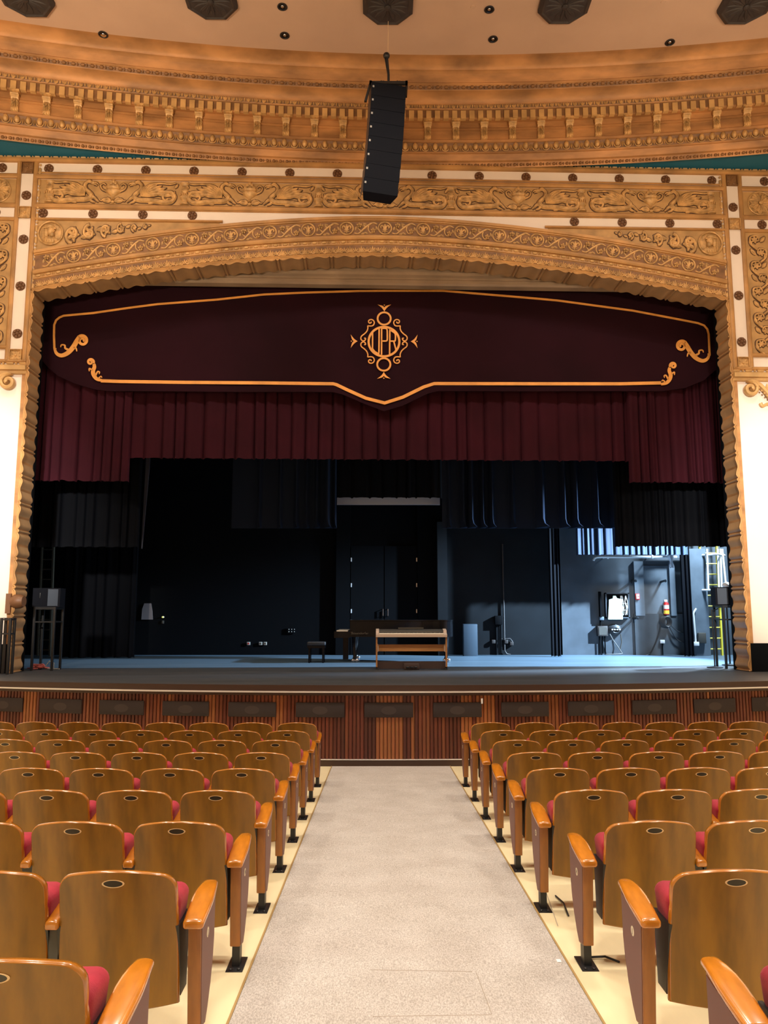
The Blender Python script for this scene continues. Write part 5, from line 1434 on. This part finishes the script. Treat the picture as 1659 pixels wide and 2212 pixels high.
# left: brown drum-like horn, extension cord heap
p = atY(33, 1299, 14.2)
g = thing('wall_lantern', 'short brown wooden drum fixed on the gold jamb left of the loudspeaker', 'lantern', (p.x, p.y, p.z))
c = MB(); c.lathe([(0.001, -0.06), (0.10, -0.06), (0.13, 0.0), (0.13, 0.10), (0.10, 0.16), (0.001, 0.16)], 18, Matrix.Rotation(PI/2, 4, 'Y')); c.obj('drum', 'rosette_brown', g)
MB().box(-0.14, -0.05, -0.08, 0.10, -0.22, 0.14).obj('bracket', 'rosette_brown', g, smooth=False)
p = atZ(88, 1446, DECK); rn = random.Random(9)
g = thing('cord_heap', 'heap of red extension cord with a loop on the deck at the stage left edge', 'cord', (p.x, p.y, DECK))
pts = [(-0.28, 0.05, 0.02)]
for i in range(34): pts.append((rn.uniform(-0.22, 0.12), rn.uniform(-0.08, 0.10), 0.015+rn.random()*0.12*(1-i/60)))
c = MB()
qq = [Vector(p_) for p_ in pts]; sm2 = []
for i in range(len(qq)-1):
    for t in (0, 0.33, 0.66): sm2.append(qq[i].lerp(qq[i+1], t) if False else 0.5*((2*qq[i])+(qq[i+1]-qq[max(i-1, 0)])*t+(2*qq[max(i-1, 0)]-5*qq[i]+4*qq[i+1]-qq[min(i+2, len(qq)-1)])*t*t+(3*qq[i]-qq[max(i-1, 0)]-3*qq[i+1]+qq[min(i+2, len(qq)-1)])*t**3))
c.tube(sm2, 0.013, 6); c.obj('coil', 'red_cloth', g)
MB().tube([(0.08, 0, 0.05), (0.16, 0, 0.16), (0.25, 0, 0.12), (0.24, 0.02, 0.03), (0.12, 0.02, 0.015), (0.38, -0.05, 0.012)], 0.009, 6).obj('loose_end', 'outlet', g)
# ================================================================== SEATS
# local frame: origin on the floor under the seat's foot line, +y towards the stage
HW0 = 0.251
def corner_z(x, top, hw, r, sag):
    b = top-sag*(x/hw)**2
    d = abs(x)-(hw-r)
    return b-(r-math.sqrt(max(0, r*r-d*d))) if d > 0 else b
def shell_xyz(x, z, off=0.0):
    t = (0.81-z)/0.58
    return (x, -0.205+0.085*t+0.018*math.sin(t*PI)+0.055*(x/HW0)**2+off, z)
def shell_mb():
    mb = MB(); nx, nz = 26, 10
    def pt(i, j, off, ins=0.0):
        a = -1+2*i/nx; xx = math.sin(a*PI/2*0.999); x = xx*(HW0-ins)
        top = corner_z(x, 0.815-ins, HW0-ins, 0.055, 0.042); bot = 0.222+ins+0.012*abs(xx)
        t = j/nz; z = bot+(top-bot)*t; wscale = 1+0.035*(1-t)
        p = shell_xyz(x, z, off); return (p[0]*wscale, p[1], p[2])
    L = [(0.004, 0.004), (0.0, 0.0)]
    back = [pt(i, j, -0.0, 0.005) for i in range(nx+1) for j in range(nz+1)]
    front = [pt(i, j, 0.036, 0.005) for i in range(nx+1) for j in range(nz+1)]
    o = nz+1; N2 = len(back)
    fs = [(i*o+j, (i+1)*o+j, (i+1)*o+j+1, i*o+j+1) for i in range(nx) for j in range(nz)]
    fs += [(N2+i*o+j+1, N2+(i+1)*o+j+1, N2+(i+1)*o+j, N2+i*o+j) for i in range(nx) for j in range(nz)]
    mb.add(back+front, fs)
    # rounded edge band
    bi = [(i, 0) for i in range(nx+1)]+[(nx, j) for j in range(1, nz+1)]+[(i, nz) for i in range(nx-1, -1, -1)]+[(0, j) for j in range(nz-1, 0, -1)]
    rings = []
    for off, ins in ((0.0, 0.005), (0.003, 0.001), (0.018, -0.001), (0.033, 0.001), (0.036, 0.005)):
        rings.append([pt(i, j, off, ins) for i, j in bi])
    n = len(bi); edge = MB()
    vs = [p for r in rings for p in r]
    edge.add(vs, [(k*n+i, (k+1)*n+i, (k+1)*n+(i+1) % n, k*n+(i+1) % n) for k in range(4) for i in range(n)])
    return mb, edge
sh, ed = shell_mb()
ME = {}
ME['shell'] = sh.mesh('back_shell', 'back_wood', angle=60)
ME['edge'] = ed.mesh('edge_band', 'worn_lit_edge', angle=70)
cz = shell_xyz(0, 0.765)
pl = MB(); 
def plate_pt(r, a, off): x = 0.046*r*math.cos(a); z = 0.763+0.0165*r*math.sin(a); p = shell_xyz(x, z, off); return p
vs = []; fs = []
for k, (r, off) in enumerate(((1.03, -0.0005), (1.03, -0.003), (0.88, -0.003), (0.88, -0.001))):
    vs += [plate_pt(r, i*PI/14, off) for i in range(28)]
for k in range(3): fs += [(k*28+i, k*28+(i+1) % 28, (k+1)*28+(i+1) % 28, (k+1)*28+i) for i in range(28)]
pl.add(vs, fs); ME['plate_rim'] = pl.mesh('plate_rim', 'plate_rim')
pl = MB(); pl.add([plate_pt(0.9, i*PI/14, -0.0012) for i in range(28)], [tuple(range(28))]); ME['plate'] = pl.mesh('number_plate', 'plate_dark')
mb = MB(); mb.rbox(-0.262, 0.262, 0, 0.215, 0.30, 0.692, 0.045, 4, k=4, fn=lambda x, y, z: (x*(0.90+0.10*min(1, max(0, (z-0.50)/0.12))), shell_xyz(x*0.6, z, 0.030)[1]+y*(0.60+0.40*min(1, max(0, (z-0.3)/0.3)))+0.012*(1-(x/0.262)**2), z))
ME['back_cushion'] = mb.mesh('back_cushion', 'velvet', angle=80)
mb = MB()
pip = [(-0.256, 0.655), (-0.235, 0.682), (0, 0.690), (0.235, 0.682), (0.256, 0.655)]
mb.tube([(x, shell_xyz(x*0.6, z, 0.030)[1]+0.180, z) for x, z in pip], 0.006, 5)
ME['piping'] = mb.mesh('piping', 'velvet')
TS = Matrix.Translation((0, 0.13, 0.22)) @ Matrix.Rotation(math.radians(-12), 4, 'X')
mb = MB(); mb.rbox(-0.225, 0.225, -0.055, 0.07, 0.0, 0.28, 0.035, 3, TS, k=2); ME['seat_cushion'] = mb.mesh('seat_cushion', 'velvet', angle=80)
mb = MB(); mb.rbox(-0.20, 0.20, 0.07, 0.085, 0.01, 0.26, 0.006, 1, TS, k=1); ME['seat_board'] = mb.mesh('seat_board', 'grille_dark')
def arm_mb(w0, w1, x0=0.0):
    mb = MB()
    def fn(x, y, z):
        t = (y+0.115)/0.375
        t = min(1, max(0, t)); w = w0+(w1-w0)*math.sin(t*PI*0.9)-0.3*w0*max(0, t-0.55)/0.45
        k = w/(2*0.04); zz = 0.545+0.085*t-0.035*max(0, t-0.55)**2*4+z*(1-0.25*t)
        dz = 0.012*(1-(x/0.04)**2) if z > 0.015 else 0
        return (x0+x*k+0.0, y, zz+dz*0.5)
    mb.rbox(-0.04, 0.04, -0.115, 0.26, 0.0, 0.035, 0.014, 3, k=6, fn=fn)
    return mb
ME['arm_end'] = arm_mb(0.088, 0.102).mesh('armrest', 'arm_wood', angle=60)
ME['arm_mid'] = arm_mb(0.060, 0.066).mesh('armrest', 'arm_wood', angle=60)
# tapered end panel: outline in (y, z)
po = [(-0.075, 0.545), (-0.055, 0.30), (-0.035, 0.115), (0.055, 0.095), (0.10, 0.14), (0.155, 0.22), (0.195, 0.31), (0.215, 0.40), (0.222, 0.60)]
def bevel_prism(mb, pts, a, b, r):
    c = Vector((sum(p[0] for p in pts)/len(pts), sum(p[1] for p in pts)/len(pts)))
    def inset(d):
        out = []; n = len(pts)
        for i in range(n):
            p0, p1, p2 = Vector(pts[i-1]), Vector(pts[i]), Vector(pts[(i+1) % n])
            e1 = (p1-p0).normalized(); e2 = (p2-p1).normalized()
            nn = (Vector((-e1.y, e1.x))+Vector((-e2.y, e2.x)))
            nn.normalize(); out.append((p1.x+nn.x*d, p1.y+nn.y*d))
        return out
    n = len(pts); R_ = [(a, r), (a+r*0.3, r*0.3), (a+r, 0), (b-r, 0), (b-r*0.3, r*0.3), (b, r)]
    vs = []
    for x, d in R_: vs += [(x, p[0], p[1]) for p in inset(d)]
    fs = [tuple(range(n))[::-1], tuple(range((len(R_)-1)*n, len(R_)*n))]
    fs += [(k*n+i, k*n+(i+1) % n, (k+1)*n+(i+1) % n, (k+1)*n+i) for k in range(len(R_)-1) for i in range(n)]
    mb.add(vs, fs)
mb = MB(); bevel_prism(mb, po, -0.032, 0.025, 0.006); ME['panel'] = mb.mesh('side_panel', 'panel_wood')
# outer laminate face (local +x is the aisle side; mirrored by scale for the right block)
pi_ = [(-0.066, 0.54), (-0.047, 0.30), (-0.028, 0.122), (0.052, 0.103), (0.094, 0.145), (0.148, 0.224), (0.187, 0.313), (0.207, 0.40), (0.213, 0.59)]
mb = MB(); mb.prism(pi_, 0.024, 0.0275, 'x'); ME['face'] = mb.mesh('panel_face', 'panel_face', smooth=False)
mb = MB(); mb.lathe([(0.021, 0.0), (0.021, 0.0015), (0.0001, 0.0018)], 22, Matrix.Translation((0.0275, 0.055, 0.475)) @ Matrix.Rotation(PI/2, 4, 'Y')); ME['badge'] = mb.mesh('letter_badge', 'badge')
mb = MB(); mb.box(-0.020, 0.022, -0.025, 0.045, 0.004, 0.12); ME['post'] = mb.mesh('post', 'black_metal', smooth=False)
mb = MB(); mb.rbox(-0.045, 0.048, -0.085, 0.10, 0.0, 0.008, 0.003, 1)
for (x, y) in ((-0.02, -0.065), (0.025, -0.065), (0.0, 0.08)): mb.lathe([(0.009, 0.006), (0.009, 0.014), (0.004, 0.018), (0.0001, 0.018)], 8, Matrix.Translation((x, y, 0)))
ME['base'] = mb.mesh('base_plate', 'black_metal')
mb = MB(); mb.box(-0.02, 0.02, -0.075, -0.03, 0.20, 0.545); mb.box(-0.014, 0.014, -0.05, 0.10, 0.0, 0.54)
ME['standard'] = mb.mesh('standard', 'grey_metal', smooth=False)
mb = MB(); mb.prism([(-0.135, 0.56), (-0.065, 0.25), (0.04, 0.25), (0.06, 0.56)], -0.008, 0.008, 'x'); ME['bracket'] = mb.mesh('side_bracket', 'black_metal', smooth=False)
LETTERS = 'BCDEFGHJK'
for L_ in LETTERS:
    q = MB(); q.merge(text_mesh(L_, 0.030, 0.0004), Matrix.Translation((0.0296, 0.055, 0.475)) @ Matrix.Rotation(PI/2, 4, 'Z') @ Matrix.Rotation(PI/2, 4, 'X')); ME['L'+L_] = q.mesh('row_letter', 'ink', smooth=False)
    q = MB(); q.merge(text_mesh(L_, 0.030, 0.0004), Matrix.Diagonal((-1, 1, 1, 1)) @ Matrix.Translation((-0.0296, 0.055, 0.475)) @ Matrix.Rotation(-PI/2, 4, 'Z') @ Matrix.Rotation(PI/2, 4, 'X')); ME['LR'+L_] = q.mesh('row_letter', 'ink', smooth=False)
ORD = ['first', 'second', 'third', 'fourth', 'fifth', 'sixth', 'seventh', 'eighth', 'ninth', 'tenth', 'eleventh']
def part(name, me, parent, loc=(0, 0, 0), sc=(1, 1, 1), rz=0):
    o = bpy.data.objects.new(name, me); COL.objects.link(o); o.parent = parent
    o.location = loc; o.scale = sc; o.rotation_euler = (0, 0, rz); return o
PITCHX = 0.562; RROW = 42.0
X0L = [-1.045, -1.05, -1.06, -1.066, -1.073, -1.08, -1.095, -1.12, -1.155]
X0R = [1.413, 1.415, 1.415, 1.41, 1.41, 1.42, 1.492, 1.508, 1.53]
PNR = [1.10, 1.10, 1.10, 1.10, 1.10, 1.105, 1.150, 1.165, 1.175]
PNL = [-0.79]*7+[-0.795, -0.83]
def seat(side, row, idx):
    fy = 10.15-0.935*row
    x0 = X0L[row] if side < 0 else X0R[row]
    s = idx*PITCHX; a = s/RROW
    x = x0+side*RROW*math.sin(a); y = fy+RROW*(1-math.cos(a))
    blk = 'left' if side < 0 else 'right'
    if idx == 0: lab = 'aisle-end wooden seat with lettered end panel, %s block, %s row from the stage' % (blk, ORD[row])
    else: lab = 'wooden-backed red velvet seat, %s block, %s row from the stage, %s seat from the aisle' % (blk, ORD[row], ORD[idx])
    g = thing('theatre_seat', lab, 'theatre seat', (x, y, fz(y)), -side*a, 'theatre seats in the %s block' % blk)
    rnd = random.Random(row*50+idx*3+(side > 0)*7)
    g.rotation_euler = (0, 0, -side*a+rnd.uniform(-0.012, 0.012))
    sh = part('back_shell', ME['shell'], g); part('edge_band', ME['edge'], sh)
    if row > 0:
        pr = part('number_plate', ME['plate'], sh); part('plate_rim', ME['plate_rim'], sh)
    bc = part('back_cushion', ME['back_cushion'], g); part('piping', ME['piping'], bc)
    sc_ = part('seat_cushion', ME['seat_cushion'], g); part('seat_board', ME['seat_board'], sc_)
    hp = PITCHX/2
    xo = side*hp     # outward arm
    part('armrest', ME['arm_mid'], g, (xo, 0, 0)); part('standard', ME['standard'], g, (xo, 0, 0)); part('base_plate', ME['base'], g, (xo, 0, 0), (0.8, 1, 1))
    for sx in (-1, 1): part('side_bracket', ME['bracket'], g, (sx*0.252, 0.035, 0))
    if idx == 0:
        xi = -side*(hp+0.02)+0.0
        if side > 0: xi = PNR[row]-x
        else: xi = PNL[row]-x
        msc = (1, 1, 1) if side < 0 else (-1, 1, 1)
        part('armrest', ME['arm_end'], g, (xi+side*0.004, 0, 0), msc)
        pn = part('side_panel', ME['panel'], g, (xi, 0, 0), msc)
        part('panel_face', ME['face'], pn); part('letter_badge', ME['badge'], pn)
        part('row_letter', ME[('L' if side < 0 else 'LR')+LETTERS[row]], pn)
        part('post', ME['post'], g, (xi, 0, 0), msc); part('base_plate', ME['base'], g, (xi, 0, 0), msc)
for side in (-1, 1):
    for row in range(9):
        for idx in range(11):
            fy = 10.15-0.935*row; x0 = X0L[row] if side < 0 else X0R[row]
            x = x0+side*idx*PITCHX; y = fy+(idx*PITCHX)**2/2/RROW
            d = Vector((x-side*0.28, y-0.2, fz(y)+0.8))-EYE; dep = d.dot(FW); px = CX+F*d.dot(RT)/dep
            if -10 < px < 1669 or idx == 0: seat(side, row, idx)
# cables lying on the floor by the seat feet
def floor_pt(px, py, h=0.008):
    r = ray(px, py); t = -(EYE.z+SLOPE*EYE.y-h)/(r.z+SLOPE*r.y); return EYE+r*t
for pts, lab in (([(1600, 1)], ''),):
    pass
for a, b, lab in (((1200, 1935), (1228, 1978), 'short black cable on the yellow floor, right block, beside the sixth row foot'), ((1268, 2068), (1338, 2078), 'thin dark cable on the yellow floor, right block, beside the seventh row foot')):
    p0, p1 = floor_pt(*a), floor_pt(*b)
    tag(MB().tube([p0, (p0+p1)/2+Vector((0.02, 0.03, 0.004)), p1], 0.006, 6).obj('floor_cable', 'rubber'), lab, 'cable')
p = floor_pt(1207, 2075, 0.010)
tag(MB().box(-0.012, 0.012, -0.018, 0.018, 0, 0.001, Matrix.Translation(p)).obj('paper_scrap', 'tape', smooth=False), 'tiny white paper scrap near the right edge of the carpet', 'scrap')
